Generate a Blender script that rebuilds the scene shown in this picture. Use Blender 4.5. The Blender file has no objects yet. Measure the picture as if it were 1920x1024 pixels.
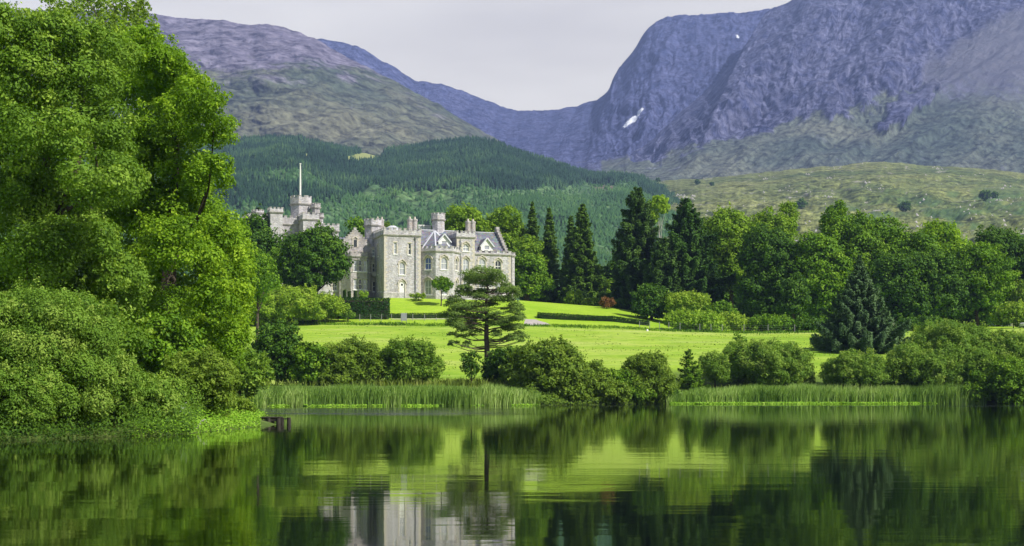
import bpy, math, random
import numpy as np
from math import radians, sin, cos, pi

S = bpy.context.scene
COL = S.collection
RNG = np.random.default_rng(11)

# ------------------------------------------------------------------ camera, sky, sun, exposure
F, CX, HY, CH = 2750.0, 960.0, 731.0, 1.5      # focal length in photo pixels, principal column, horizon row, eye height
cam = bpy.data.cameras.new('camera')
cam.lens = F / 1920 * 36; cam.sensor_width = 36
cam.shift_y = (HY - 512) / 1920
cam.clip_start = 0.5; cam.clip_end = 20000
camo = bpy.data.objects.new('camera', cam); COL.objects.link(camo)
camo.location = (0, 0, CH); camo.rotation_euler = (pi / 2, 0, 0)
S.camera = camo

SUN_EL, SUN_AZ = radians(44), radians(122)      # azimuth clockwise from +Y (the viewing direction)
sd_ = (sin(SUN_AZ) * cos(SUN_EL), cos(SUN_AZ) * cos(SUN_EL), sin(SUN_EL))
sun = bpy.data.lights.new('sun', 'SUN'); sun.energy = 5.0; sun.angle = radians(1.0); sun.color = (1, .955, .87)
suno = bpy.data.objects.new('sun', sun); COL.objects.link(suno)
from mathutils import Vector
suno.rotation_euler = Vector(sd_).to_track_quat('Z', 'Y').to_euler()

W = bpy.data.worlds.new('World'); S.world = W; W.use_nodes = True
nt = W.node_tree; nt.nodes.clear()
N = nt.nodes.new; LK = nt.links.new
out = N('ShaderNodeOutputWorld'); bg = N('ShaderNodeBackground'); bg.inputs[1].default_value = 0.075
sky = N('ShaderNodeTexSky'); sky.sky_type = 'NISHITA'; sky.sun_disc = False
sky.sun_elevation = SUN_EL; sky.sun_rotation = SUN_AZ
tc = N('ShaderNodeTexCoord'); sep = N('ShaderNodeSeparateXYZ'); LK(tc.outputs['Generated'], sep.inputs[0])
mp = N('ShaderNodeMapping'); mp.inputs['Scale'].default_value = (1, 1, 4.5); LK(tc.outputs['Generated'], mp.inputs[0])
ns = N('ShaderNodeTexNoise'); ns.inputs['Scale'].default_value = 2.6; ns.inputs['Detail'].default_value = 6; LK(mp.outputs[0], ns.inputs[0])
cr = N('ShaderNodeValToRGB'); cr.color_ramp.elements[0].position = .3; cr.color_ramp.elements[1].position = .72
cr.color_ramp.elements[0].color = (9.5, 8.9, 7.6, 1); cr.color_ramp.elements[1].color = (14.4, 13.7, 11.7, 1)
LK(ns.outputs[0], cr.inputs[0])
mr = N('ShaderNodeMapRange'); mr.inputs[1].default_value = .27; mr.inputs[2].default_value = .45
mr.inputs[3].default_value = .97; mr.inputs[4].default_value = .12; LK(sep.outputs[2], mr.inputs[0])
mx = N('ShaderNodeMix'); mx.data_type = 'RGBA'
my = N('ShaderNodeMapRange'); my.inputs[1].default_value = -.25; my.inputs[2].default_value = .45; my.inputs[3].default_value = .15; LK(sep.outputs[1], my.inputs[0])
mm = N('ShaderNodeMath'); mm.operation = 'MULTIPLY'; LK(mr.outputs[0], mm.inputs[0]); LK(my.outputs[0], mm.inputs[1])
LK(mm.outputs[0], mx.inputs[0]); LK(sky.outputs[0], mx.inputs[6]); LK(cr.outputs[0], mx.inputs[7])
LK(mx.outputs[2], bg.inputs[0]); LK(bg.outputs[0], out.inputs[0])

S.view_settings.view_transform = 'Standard'; S.view_settings.look = 'None'
S.view_settings.exposure = 0.45; S.view_settings.gamma = 1
S.cycles.max_bounces = 6; S.cycles.diffuse_bounces = 2; S.cycles.glossy_bounces = 3
S.cycles.transmission_bounces = 3; S.cycles.volume_bounces = 0; S.cycles.transparent_max_bounces = 4
S.cycles.caustics_reflective = False; S.cycles.caustics_refractive = False
S.cycles.use_adaptive_sampling = True; S.cycles.adaptive_threshold = 0.02
S.cycles.use_denoising = True

# ------------------------------------------------------------------ numeric helpers
_tabs = [np.random.default_rng(100 + k).random((256, 256)) for k in range(12)]
def vn(x, y, k=0):
    t = _tabs[k % 12]; x = np.asarray(x, float); y = np.asarray(y, float)
    xi = np.floor(x).astype(int); yi = np.floor(y).astype(int); fx = x - xi; fy = y - yi
    fx = fx * fx * (3 - 2 * fx); fy = fy * fy * (3 - 2 * fy)
    a = t[xi & 255, yi & 255]; b = t[(xi + 1) & 255, yi & 255]; c = t[xi & 255, (yi + 1) & 255]; d = t[(xi + 1) & 255, (yi + 1) & 255]
    return (a * (1 - fx) + b * fx) * (1 - fy) + (c * (1 - fx) + d * fx) * fy
def fbm(x, y, k=0, o=5, g=.5):
    s = 0; a = 1; n = 0
    for i in range(o):
        s = s + a * vn(x * 2 ** i + 17.3 * i, y * 2 ** i + 9.1 * i, k + i); n += a; a *= g
    return s / n
def ridged(x, y, k=0, o=5, g=.55):
    s = 0; a = 1; n = 0
    for i in range(o):
        s = s + a * (1 - np.abs(2 * vn(x * 2 ** i + 5.3 * i, y * 2 ** i + 3.7 * i, k + i) - 1)); n += a; a *= g
    return s / n
def sst(e0, e1, x):
    t = np.clip((x - e0) / (e1 - e0), 0, 1); return t * t * (3 - 2 * t)
def P(px, py, D):
    return ((px - CX) / F * D, D, CH + (HY - py) / F * D)

def mesh_obj(name, verts, faces, mat=None, parent=None, attrs=None, smooth=False):
    """faces: (n,k) int array or list of such arrays"""
    me = bpy.data.meshes.new(name)
    verts = np.asarray(verts, np.float32).reshape(-1, 3)
    if isinstance(faces, np.ndarray): faces = [faces]
    faces = [f for f in faces if len(f)]
    loops = np.concatenate([f.ravel() for f in faces]).astype(np.int32)
    tot = np.concatenate([np.full(len(f), f.shape[1]) for f in faces]).astype(np.int32)
    start = np.concatenate([[0], np.cumsum(tot)[:-1]]).astype(np.int32)
    me.vertices.add(len(verts)); me.vertices.foreach_set('co', verts.ravel())
    me.loops.add(len(loops)); me.loops.foreach_set('vertex_index', loops)
    me.polygons.add(len(tot)); me.polygons.foreach_set('loop_start', start); me.polygons.foreach_set('loop_total', tot)
    me.update(calc_edges=True)
    if smooth: me.polygons.foreach_set('use_smooth', np.ones(len(tot), bool))
    for k, v in (attrs or {}).items():
        a = me.attributes.new(k, 'FLOAT', 'POINT'); a.data.foreach_set('value', np.asarray(v, np.float32).ravel())
    if mat: me.materials.append(mat)
    o = bpy.data.objects.new(name, me); COL.objects.link(o)
    if parent: o.parent = parent
    return o
def tag(o, label=None, cat=None, group=None, kind=None):
    if label: o['label'] = label
    if cat: o['category'] = cat
    if group: o['group'] = group
    if kind: o['kind'] = kind
    return o
def empty(name, loc, rz=0):
    o = bpy.data.objects.new(name, None); COL.objects.link(o); o.location = loc; o.rotation_euler = (0, 0, rz); return o

class MB:
    """collects faces into one mesh"""
    def __init__(s): s.v = []; s.f = {}; s.n = 0
    def face(s, pts):
        k = len(pts); s.f.setdefault(k, []).append(list(range(s.n, s.n + k))); s.v += [tuple(p) for p in pts]; s.n += k
    def box(s, x0, x1, y0, y1, z0, z1):
        s.prism([(x0, y0), (x1, y0), (x1, y1), (x0, y1)], z0, z1)
    def prism(s, poly, z0, z1, top=None):
        t = top or poly; n = len(poly)
        for i in range(n):
            a, b = poly[i], poly[(i + 1) % n]; c, d = t[(i + 1) % n], t[i]
            s.face([(a[0], a[1], z0), (b[0], b[1], z0), (c[0], c[1], z1), (d[0], d[1], z1)])
        s.face([(p[0], p[1], z1) for p in t]); s.face([(p[0], p[1], z0) for p in poly[::-1]])
    def obox(s, p0, p1, z0, z1, out, inn):
        """box along the edge p0->p1, from 'out' outside (right of travel) to 'inn' inside"""
        d = np.subtract(p1, p0); d = d / np.linalg.norm(d); n = np.array([d[1], -d[0]])
        a = np.add(p0, n * out); b = np.add(p1, n * out); c = np.subtract(p1, n * inn); e = np.subtract(p0, n * inn)
        s.prism([a, b, c, e], z0, z1)
    def beam(s, a, b, w, h=None):
        h = h or w; a = np.array(a, float); b = np.array(b, float); d = b - a; L = np.linalg.norm(d); d /= L
        up = np.array([0, 0, 1.]) if abs(d[2]) < .95 else np.array([1., 0, 0])
        s1 = np.cross(d, up); s1 /= np.linalg.norm(s1); u = np.cross(s1, d)
        q = [a + s1 * w * i + u * h * j for i, j in ((-.5, -.5), (.5, -.5), (.5, .5), (-.5, .5))]
        r = [p + d * L for p in q]
        for i in range(4): s.face([q[i], q[(i + 1) % 4], r[(i + 1) % 4], r[i]])
        s.face(q[::-1]); s.face(r)
    def tube(s, pts, rad, n=7):
        pts = np.array(pts, float); rings = []
        for i, p in enumerate(pts):
            d = pts[min(i + 1, len(pts) - 1)] - pts[max(i - 1, 0)]; d /= np.linalg.norm(d) + 1e-9
            up = np.array([0, 0, 1.]) if abs(d[2]) < .9 else np.array([0, 1., 0])
            a = np.cross(d, up); a /= np.linalg.norm(a); b = np.cross(d, a)
            rings.append([p + rad[i] * (a * cos(2 * pi * k / n) + b * sin(2 * pi * k / n)) for k in range(n)])
        for i in range(len(rings) - 1):
            for k in range(n):
                s.face([rings[i][k], rings[i][(k + 1) % n], rings[i + 1][(k + 1) % n], rings[i + 1][k]])
        s.face(rings[0][::-1]); s.face(rings[-1])
    def build(s, name, mat, parent=None, smooth=False):
        if not s.v: return None
        return mesh_obj(name, s.v, [np.array(f) for f in s.f.values()], mat, parent, smooth=smooth)

# ------------------------------------------------------------------ materials
def newmat(name):
    m = bpy.data.materials.new(name); m.use_nodes = True; t = m.node_tree; t.nodes.clear()
    o = t.nodes.new('ShaderNodeOutputMaterial'); return m, t, o
def ramp(t, fac, stops):
    r = t.nodes.new('ShaderNodeValToRGB'); e = r.color_ramp.elements
    while len(e) < len(stops): e.new(.5)
    for i, (p, c) in enumerate(stops): e[i].position = p; e[i].color = (*c, 1)
    t.links.new(fac, r.inputs[0]); return r.outputs[0]
def noise(t, scale, detail=4, vec=None, rough=.55, st=None):
    n = t.nodes.new('ShaderNodeTexNoise'); n.inputs['Scale'].default_value = scale; n.inputs['Detail'].default_value = detail
    n.inputs['Roughness'].default_value = rough
    if vec is None: vec = t.nodes.new('ShaderNodeTexCoord').outputs['Object']
    if st:
        m = t.nodes.new('ShaderNodeMapping'); m.inputs['Scale'].default_value = st; t.links.new(vec, m.inputs[0]); vec = m.outputs[0]
    t.links.new(vec, n.inputs['Vector']); return n.outputs[0]
def mixc(t, f, a, b, mode='MIX'):
    m = t.nodes.new('ShaderNodeMix'); m.data_type = 'RGBA'; m.blend_type = mode
    for i, v in ((0, f), (6, a), (7, b)):
        if isinstance(v, (int, float)): m.inputs[i].default_value = v
        elif isinstance(v, tuple): m.inputs[i].default_value = (*v, 1)
        else: t.links.new(v, m.inputs[i])
    return m.outputs[2]
def attr(t, name):
    a = t.nodes.new('ShaderNodeAttribute'); a.attribute_name = name; return a.outputs['Fac']
def princ(t, o, col, rough=.8, spec=.3, bump=None, bd=.02, metal=0):
    b = t.nodes.new('ShaderNodeBsdfPrincipled')
    if isinstance(col, tuple): b.inputs['Base Color'].default_value = (*col, 1)
    else: t.links.new(col, b.inputs['Base Color'])
    b.inputs['Roughness'].default_value = rough; b.inputs['Specular IOR Level'].default_value = spec; b.inputs['Metallic'].default_value = metal
    if bump is not None:
        bn = t.nodes.new('ShaderNodeBump'); bn.inputs['Distance'].default_value = bd; t.links.new(bump, bn.inputs['Height']); t.links.new(bn.outputs[0], b.inputs['Normal'])
    if o: t.links.new(b.outputs[0], o.inputs[0])
    return b
def leafmat(name, c1, c2, c3=None, tr=.3, rough=.6, spec=.12):
    """dark leaf, usual leaf, young leaf tones chosen by the per-leaf tint"""
    m, t, o = newmat(name)
    c3 = c3 or tuple(min(1, x * 1.35) for x in c2)
    col = ramp(t, attr(t, 'tint'), [(0, c1), (.55, c2), (1, c3)])
    b = princ(t, None, col, rough, spec)
    tl = t.nodes.new('ShaderNodeBsdfTranslucent'); t.links.new(mixc(t, 1, col, (1.0, 1.0, .45), 'MULTIPLY'), tl.inputs[0])
    ms = t.nodes.new('ShaderNodeMixShader'); ms.inputs[0].default_value = tr
    t.links.new(b.outputs[0], ms.inputs[1]); t.links.new(tl.outputs[0], ms.inputs[2]); t.links.new(ms.outputs[0], o.inputs[0])
    return m
def plain(name, c, rough=.7, spec=.3, var=.15, sc=3):
    m, t, o = newmat(name)
    n = noise(t, sc, 4)
    princ(t, o, ramp(t, n, [(.3, tuple(x * (1 - var) for x in c)), (.7, tuple(min(1, x * (1 + var)) for x in c))]), rough, spec)
    return m

M = {}
M['sycamore'] = leafmat('sycamore_leaf', (.045, .11, .008), (.19, .35, .017), (.42, .60, .04), .42)
M['alder']    = leafmat('alder_leaf', (.04, .10, .01), (.17, .305, .03), (.38, .53, .075), .40)
M['willow']   = leafmat('willow_leaf', (.045, .115, .012), (.18, .32, .035), (.40, .52, .10), .36)
M['olive']    = leafmat('olive_leaf', (.05, .10, .01), (.165, .27, .025), (.31, .42, .06), .34)
M['darkoak']  = leafmat('dark_leaf', (.016, .05, .006), (.065, .15, .014), (.16, .28, .025), .22)
M['midoak']   = leafmat('mid_leaf', (.03, .085, .008), (.125, .255, .014), (.27, .42, .03), .27)
M['yellow']   = leafmat('yellow_leaf', (.07, .15, .01), (.19, .33, .02), (.33, .47, .04), .34)
M['lime']     = leafmat('lime_leaf', (.09, .21, .016), (.26, .43, .03), (.42, .58, .07), .36)
M['rhodo']    = leafmat('rhododendron_leaf', (.08, .17, .012), (.25, .39, .03), (.43, .55, .07), .34)
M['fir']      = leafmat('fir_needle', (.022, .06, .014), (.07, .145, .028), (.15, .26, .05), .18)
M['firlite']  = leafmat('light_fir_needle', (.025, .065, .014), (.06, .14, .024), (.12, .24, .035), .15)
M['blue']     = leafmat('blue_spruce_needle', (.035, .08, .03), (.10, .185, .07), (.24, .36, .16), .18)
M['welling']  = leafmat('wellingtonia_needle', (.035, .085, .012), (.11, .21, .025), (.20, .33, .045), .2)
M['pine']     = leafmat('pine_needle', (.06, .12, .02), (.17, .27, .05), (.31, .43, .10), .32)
M['red']      = leafmat('copper_leaf', (.10, .05, .015), (.24, .11, .04), (.33, .22, .07), .3)
M['hedge']    = leafmat('hedge_leaf', (.012, .04, .008), (.03, .085, .012), (.07, .15, .02), .15)
M['reed']     = leafmat('reed_blade', (.09, .19, .03), (.27, .43, .08), (.48, .62, .20), .42)
M['weed']     = leafmat('waterside_leaf', (.12, .28, .02), (.24, .46, .03), (.40, .60, .08), .35)
M['tuft']     = leafmat('rough_grass', (.10, .15, .02), (.19, .26, .035), (.30, .34, .08), .3)
M['flower']   = leafmat('pale_flower', (.30, .32, .32), (.5, .5, .55), (.7, .7, .75), .2)
M['bark']     = plain('bark', (.075, .06, .045), .9, .1, .4, 5)
M['palebark'] = plain('pale_bark', (.42, .40, .36), .85, .15, .25, 4)
M['pinebark'] = plain('pine_bark', (.105, .08, .06), .9, .1, .4, 5)
M['white']    = plain('white_paint', (.78, .77, .74), .5, .4, .04, 4)
M['oldwood']  = plain('weathered_timber', (.045, .04, .03), .85, .2, .4, 6)
M['post']     = plain('post_timber', (.30, .30, .28), .85, .2, .2, 6)
M['grey']     = plain('grey_board', (.30, .31, .33), .6, .3, .1, 3)
M['lead']     = plain('lead_flashing', (.55, .56, .6), .45, .4, .08, 3)

def slate_mat():
    m, t, o = newmat('slate'); tcx = t.nodes.new('ShaderNodeTexCoord').outputs['Object']
    v = t.nodes.new('ShaderNodeTexVoronoi'); v.inputs['Scale'].default_value = 3.2; t.links.new(tcx, v.inputs['Vector'])
    c = ramp(t, noise(t, 1.2, 5, tcx), [(.3, (.115, .12, .135)), (.75, (.21, .215, .24))])
    princ(t, o, mixc(t, .35, c, v.outputs['Color'], 'SOFT_LIGHT'), .42, .5)
    return m
M['slate'] = slate_mat()
def stone_mat(name, base, dark, buff, bufff=.2):
    m, t, o = newmat(name); tcx = t.nodes.new('ShaderNodeTexCoord').outputs['Object']
    mpn = t.nodes.new('ShaderNodeMapping'); mpn.inputs['Scale'].default_value = (1, 1, 1.7); t.links.new(tcx, mpn.inputs[0])
    v = t.nodes.new('ShaderNodeTexVoronoi'); v.inputs['Scale'].default_value = 2.9; t.links.new(mpn.outputs[0], v.inputs['Vector'])
    se = t.nodes.new('ShaderNodeSeparateColor'); t.links.new(v.outputs['Color'], se.inputs[0])
    c = ramp(t, se.outputs[0], [(0, tuple(x * .74 for x in base)), (.5, base), (1, tuple(min(1, x * 1.18) for x in base))])
    gb = t.nodes.new('ShaderNodeMath'); gb.operation = 'GREATER_THAN'; gb.inputs[1].default_value = 1 - bufff; t.links.new(se.outputs[1], gb.inputs[0])
    c = mixc(t, gb.outputs[0], c, buff)
    st = noise(t, .8, 7, tcx, .68, (1, 1, .32))
    sr = ramp(t, st, [(.47, (0, 0, 0)), (.70, (.85, .85, .85))])
    c = mixc(t, sr, c, dark)
    v2 = t.nodes.new('ShaderNodeTexVoronoi'); v2.feature = 'DISTANCE_TO_EDGE'; v2.inputs['Scale'].default_value = 2.3; t.links.new(mpn.outputs[0], v2.inputs['Vector'])
    princ(t, o, c, .88, .15, ramp(t, v2.outputs[0], [(0, (0, 0, 0)), (.12, (1, 1, 1))]), .03)
    return m
M['stone']  = stone_mat('granite_rubble', (.52, .50, .52), (.28, .265, .27), (.50, .455, .42), .10)
M['stoneL'] = stone_mat('warm_rubble', (.45, .42, .415), (.26, .235, .23), (.46, .405, .35), .22)
M['buff']   = plain('buff_sandstone', (.54, .49, .42), .85, .15, .18, 3)
M['cope']   = plain('weathered_coping', (.42, .40, .38), .9, .1, .35, 2.2)
def glass_mat(name, c, rough=.08):
    m, t, o = newmat(name); princ(t, o, c, rough, .8); return m
M['glass_pale'] = glass_mat('curtained_glass', (.34, .35, .39), .12)
M['glass_dark'] = glass_mat('dark_glass', (.02, .025, .03))
M['glass_painted_sky'] = glass_mat('painted_sky_glass', (.07, .12, .36))  # blue sky reflection is put into the pane's base colour
M['glass_cream'] = glass_mat('blind_glass', (.33, .36, .30), .2)

# ------------------------------------------------------------------ ground
TPX = np.array([300, 730, 960, 1150, 1300, 1600, 1920.])
TD  = np.array([0, 130, 150, 158, 190, 225, 234, 240, 241.5, 255, 266, 290, 420, 900, 7000.])
TZ = np.array([
 [1.5, 1.5, 2.0, 2.6, 6.4, 11.0, 12.0, 13.0, 13.4, 16.0, 17.4, 18.0, 21, 24, 30],
 [1.5, 1.5, 2.0, 2.6, 6.6, 11.0, 11.9, 13.2, 13.9, 17.5, 17.7, 18.0, 21, 24, 30],
 [1.5, 1.5, 2.0, 2.6, 6.6, 11.0, 11.9, 13.2, 13.8, 17.0, 17.8, 18.2, 21, 24, 30],
 [1.5, 1.5, 2.0, 2.7, 6.7, 10.8, 11.5, 12.8, 13.3, 15.0, 16.4, 17.0, 20, 24, 30],
 [1.5, 1.5, 2.0, 2.8, 6.7, 10.3, 10.8, 11.3, 11.5, 13.0, 14.0, 15.0, 18, 22, 30],
 [1.5, 1.5, 2.0, 2.8, 6.5, 10.1, 10.6, 11.0, 11.2, 12.0, 13.0, 14.0, 17, 22, 30],
 [1.5, 1.5, 2.0, 2.8, 6.6, 10.9, 11.3, 11.6, 11.7, 12.3, 13.0, 14.0, 17, 22, 30]])
SHORE = np.array([(-17.5, -80), (-17.5, 20), (-15.6, 43), (-13.8, 46), (-11.6, 49), (-10.9, 56), (-10.5, 63), (-11.0, 67), (-15, 82), (-19.5, 104), (-24, 120),
                  (-23, 133), (-8, 138), (3, 141), (7, 146), (11, 151), (18, 157), (34, 160), (70, 160), (160, 158), (200, 100), (200, -80)], float)
def shore_sd(x, y):
    x = np.asarray(x, float); y = np.asarray(y, float); best = np.full(x.shape, 1e9); ins = np.zeros(x.shape, bool)
    n = len(SHORE)
    for i in range(n):
        a = SHORE[i]; b = SHORE[(i + 1) % n]; d = b - a; L2 = d @ d
        t = np.clip(((x - a[0]) * d[0] + (y - a[1]) * d[1]) / L2, 0, 1)
        best = np.minimum(best, np.hypot(x - a[0] - t * d[0], y - a[1] - t * d[1]))
        c = (a[1] > y) != (b[1] > y)
        xi = a[0] + (y - a[1]) / (b[1] - a[1] + 1e-12) * d[0]
        ins ^= c & (x < xi)
    return np.where(ins, -best, best)
def gz(x, y):
    x = np.asarray(x, float); y = np.asarray(y, float)
    D = np.clip(y, 5, 6999); px = np.clip(CX + F * x / D, TPX[0], TPX[-1] - 1e-6)
    i = np.clip(np.searchsorted(TPX, px, side='right') - 1, 0, len(TPX) - 2); fx = (px - TPX[i]) / (TPX[i + 1] - TPX[i])
    j = np.clip(np.searchsorted(TD, D, side='right') - 1, 0, len(TD) - 2); fy = (D - TD[j]) / (TD[j + 1] - TD[j])
    z = (TZ[i, j] * (1 - fx) + TZ[i + 1, j] * fx) * (1 - fy) + (TZ[i, j + 1] * (1 - fx) + TZ[i + 1, j + 1] * fx) * fy
    z = z + (fbm(x / 9, y / 5, 3, 4) - .5) * .5 * sst(150, 165, y) * (1 - sst(226, 236, y) * .8)
    # earth bank along the field's upper edge
    sd = shore_sd(x, y) + (fbm(x / 2.5, y / 2.5, 2, 3) - .5) * .9
    zz = np.where(sd > 0, np.minimum(.05 + .3 * sd, np.maximum(z, 1.2)), np.maximum(.05 + .3 * sd, -1.2))
    return zz
def gz1(x, y): return float(gz(np.array([x]), np.array([y]))[0])

def axis(dense0, dense1, step, lo, hi, g=1.16):
    a = list(np.arange(dense0, dense1, step)); s = step
    while a[-1] < hi: s *= g; a.append(a[-1] + s)
    s = step; b = [dense0]
    while b[-1] > lo: s *= g; b.append(b[-1] - s)
    return np.array(b[:0:-1] + a)
def grid_faces(nr, nc):
    i = np.arange(nr - 1)[:, None] * nc + np.arange(nc - 1)[None]; i = i.ravel()
    return np.stack([i, i + 1, i + nc + 1, i + nc], 1)
gx = axis(-75, 100, .75, -6500, 6500); gy = axis(38, 300, .75, -400, 6800)
GX, GY = np.meshgrid(gx, gy); GZ = gz(GX, GY)
fade = 1 - sst(500, 1100, np.abs(GX)) * 0
lawn = sst(233, 236, GY) * sst(-60, -30, GX * 1.0)
WB = lambda px: np.interp(px, [470, 600, 740, 1000, 1300, 1700], [236.5, 234.5, 233, 231, 227, 226])
bankm = np.exp(-((GY - (WB(CX + F * GX / np.clip(GY, 5, None)) + 3 * (vn(GX / 12, GX * 0, 5) - .5))) / 1.6) ** 2) * sst(-75, -40, GX)
rough = np.clip(1 - sst(7, 16, shore_sd(GX, GY) + (fbm(GX / 4, GY / 4, 6, 3) - .5) * 8), 0, 1)
def ground_mat():
    m, t, o = newmat('meadow_grass'); tcx = t.nodes.new('ShaderNodeTexCoord').outputs['Object']
    n1 = noise(t, .055, 5, tcx, .6, (1, 2.2, 1)); n2 = noise(t, .6, 5, tcx, .65, (.6, 1.6, 1)); n3 = noise(t, 3.5, 3, tcx, .6)
    field = ramp(t, n1, [(.33, (.20, .34, .025)), (.5, (.30, .43, .04)), (.66, (.40, .47, .10))])
    field = mixc(t, ramp(t, n2, [(.42, (0, 0, 0)), (.75, (.55, .55, .55))]), field, (.17, .28, .02))
    n4 = noise(t, .16, 5, tcx, .6, (.35, 1.5, 1)); n5 = noise(t, 1.1, 4, tcx, .7, (.5, 1.8, 1))
    field = mixc(t, ramp(t, n4, [(.52, (0, 0, 0)), (.68, (.55, .55, .55))]), field, (.44, .50, .14))
    field = mixc(t, ramp(t, n5, [(.36, (.75, .75, .75)), (.52, (0, 0, 0))]), field, (.15, .28, .02))
    lawnc = mixc(t, .5, ramp(t, n1, [(.36, (.19, .34, .014)), (.62, (.33, .47, .04))]), ramp(t, n5, [(.35, (.18, .33, .014)), (.65, (.36, .50, .04))]))
    c = mixc(t, attr(t, 'lawn'), field, lawnc)
    c = mixc(t, attr(t, 'bank'), c, ramp(t, n2, [(.35, (.10, .17, .02)), (.7, (.24, .34, .04))]))
    c = mixc(t, attr(t, 'rough'), c, ramp(t, n2, [(.3, (.05, .09, .015)), (.7, (.12, .16, .04))]))
    c = mixc(t, .35, c, ramp(t, n3, [(.25, (.25, .25, .25)), (.75, (.8, .8, .8))]), 'SOFT_LIGHT')
    princ(t, o, c, .9, .1, n2, .15)
    return m
M['ground'] = ground_mat()
tag(mesh_obj('ground', np.stack([GX, GY, GZ], -1), grid_faces(len(gy), len(gx)), M['ground'],
     attrs={'lawn': lawn, 'bank': bankm * .8, 'rough': rough}, smooth=True), kind='structure')

# ------------------------------------------------------------------ water
def water_mat():
    m, t, o = newmat('loch_water'); tcx = t.nodes.new('ShaderNodeTexCoord').outputs['Object']
    big = noise(t, .45, 3, tcx, .5, (.5, 1.6, 1)); small = noise(t, 2.2, 4, tcx, .55, (.6, 1.4, 1)); fine = noise(t, 9, 3, tcx, .6)
    b = t.nodes.new('ShaderNodeBsdfPrincipled'); b.inputs['Base Color'].default_value = (.0015, .003, .001, 1)
    b.inputs['IOR'].default_value = 1.33; b.inputs['Specular IOR Level'].default_value = .5
    ruf = attr(t, 'ruffle')
    pat = ramp(t, noise(t, .35, 4, tcx, .6, (.12, 1.7, 1)), [(.44, (0, 0, 0)), (.6, (1, 1, 1))])
    k0 = t.nodes.new('ShaderNodeMath'); k0.operation = 'MULTIPLY'; t.links.new(ruf, k0.inputs[0]); t.links.new(pat, k0.inputs[1])
    k = t.nodes.new('ShaderNodeMath'); k.operation = 'MAXIMUM'; t.links.new(k0.outputs[0], k.inputs[0]); t.links.new(attr(t, 'windline'), k.inputs[1])
    r = t.nodes.new('ShaderNodeMapRange'); r.inputs[3].default_value = .035; r.inputs[4].default_value = .2; t.links.new(k.outputs[0], r.inputs[0]); t.links.new(r.outputs[0], b.inputs['Roughness'])
    b1 = t.nodes.new('ShaderNodeBump'); b1.inputs['Distance'].default_value = .0048; b1.inputs['Strength'].default_value = 1; t.links.new(big, b1.inputs['Height'])
    b2 = t.nodes.new('ShaderNodeBump'); b2.inputs['Distance'].default_value = .0008; t.links.new(small, b2.inputs['Height']); t.links.new(b1.outputs[0], b2.inputs['Normal'])
    s3 = t.nodes.new('ShaderNodeMath'); s3.operation = 'MULTIPLY'; t.links.new(k.outputs[0], s3.inputs[0]); s3.inputs[1].default_value = 1
    b3 = t.nodes.new('ShaderNodeBump'); b3.inputs['Distance'].default_value = .055; t.links.new(s3.outputs[0], b3.inputs['Strength']); t.links.new(fine, b3.inputs['Height']); t.links.new(b2.outputs[0], b3.inputs['Normal'])
    t.links.new(b3.outputs[0], b.inputs['Normal']); t.links.new(b.outputs[0], o.inputs[0])
    return m
wx = np.linspace(-60, 210, 136); wy = np.concatenate([np.linspace(-90, 80, 40), np.linspace(81, 168, 175)])
WX, WY = np.meshgrid(wx, wy)
ruf = sst(82, 90, WY) * (1 - sst(112, 124, WY)) * (1 - sst(-4, 3, WX))
wl = np.exp(-((WY - 135) / 1.5) ** 2) * sst(-8, 2, WX) * np.clip(.35 + vn(WX / 6, WX * 0, 4), 0, 1)
tag(mesh_obj('water', np.stack([WX, WY, WX * 0], -1), grid_faces(len(wy), len(wx)), water_mat(), attrs={'ruffle': ruf, 'windline': wl}, smooth=True), kind='structure')

# ------------------------------------------------------------------ hills and mountains
def sheet(name, ridge, Dr, base, Db, px0, px1, nc, nr, prof, relief, masks, mat, back=600, jag=1.5, skew=0):
    px = np.linspace(px0, px1, nc)
    yr = np.interp(px, *np.array(ridge, float).T); k = np.hanning(9); k /= k.sum()
    yr = np.convolve(np.pad(yr, 4, 'edge'), k, 'valid') + (fbm(px / 14, px * 0, 7, 5) - .5) * jag * 2
    yb = np.interp(px, *np.array(base, float).T)
    Dr = np.interp(px, *np.array(Dr, float).T) if not np.isscalar(Dr) else np.full(nc, float(Dr))
    Db = np.full(nc, float(Db))
    zr = CH + (HY - yr) / F * Dr; zb = CH + (HY - yb) / F * Db
    s = np.linspace(0, 1, nr)[:, None]
    Dm = Db + (Dr - Db) * s; Z = zb + (zr - zb) * prof(s, px[None])
    # behind the ridge the ground falls away again
    nb = 10; sb = np.linspace(0, 1, nb + 1)[1:, None]
    Dm = np.vstack([Dm, Dr + back * sb]); Z = np.vstack([Z, zr - (zr * .5) * sb ** 1.3])
    # a foot that meets the valley floor
    Dm = np.vstack([Db * .8 + 0 * zb, Db * .93 + 0 * zb, Dm]); Z = np.vstack([zb * 0 + 10, zb * .45, Z]); s = np.vstack([[0], [0], s])
    s = np.vstack([s, 1 + sb]) + 0 * Dm; PX = px - skew * np.clip(1 - s, 0, 1); PY = HY - (Z - CH) * F / Dm
    X = (PX - CX) / F * Dm
    dr = relief(PX, PY, s, X, Z) * np.clip(1.15 - s, .12, 1) ** .5 * np.where(s > 1.001, .1, 1)
    Y = Dm - dr * .85; Z2 = Z + dr * .2
    o = mesh_obj(name, np.stack([X, Y, Z2], -1), grid_faces(*X.shape), mat, attrs=masks(PX, PY, s, X, Z), smooth=True)
    return tag(o, kind='structure'), (PX, PY, X, Y, Z2, s)

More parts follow.
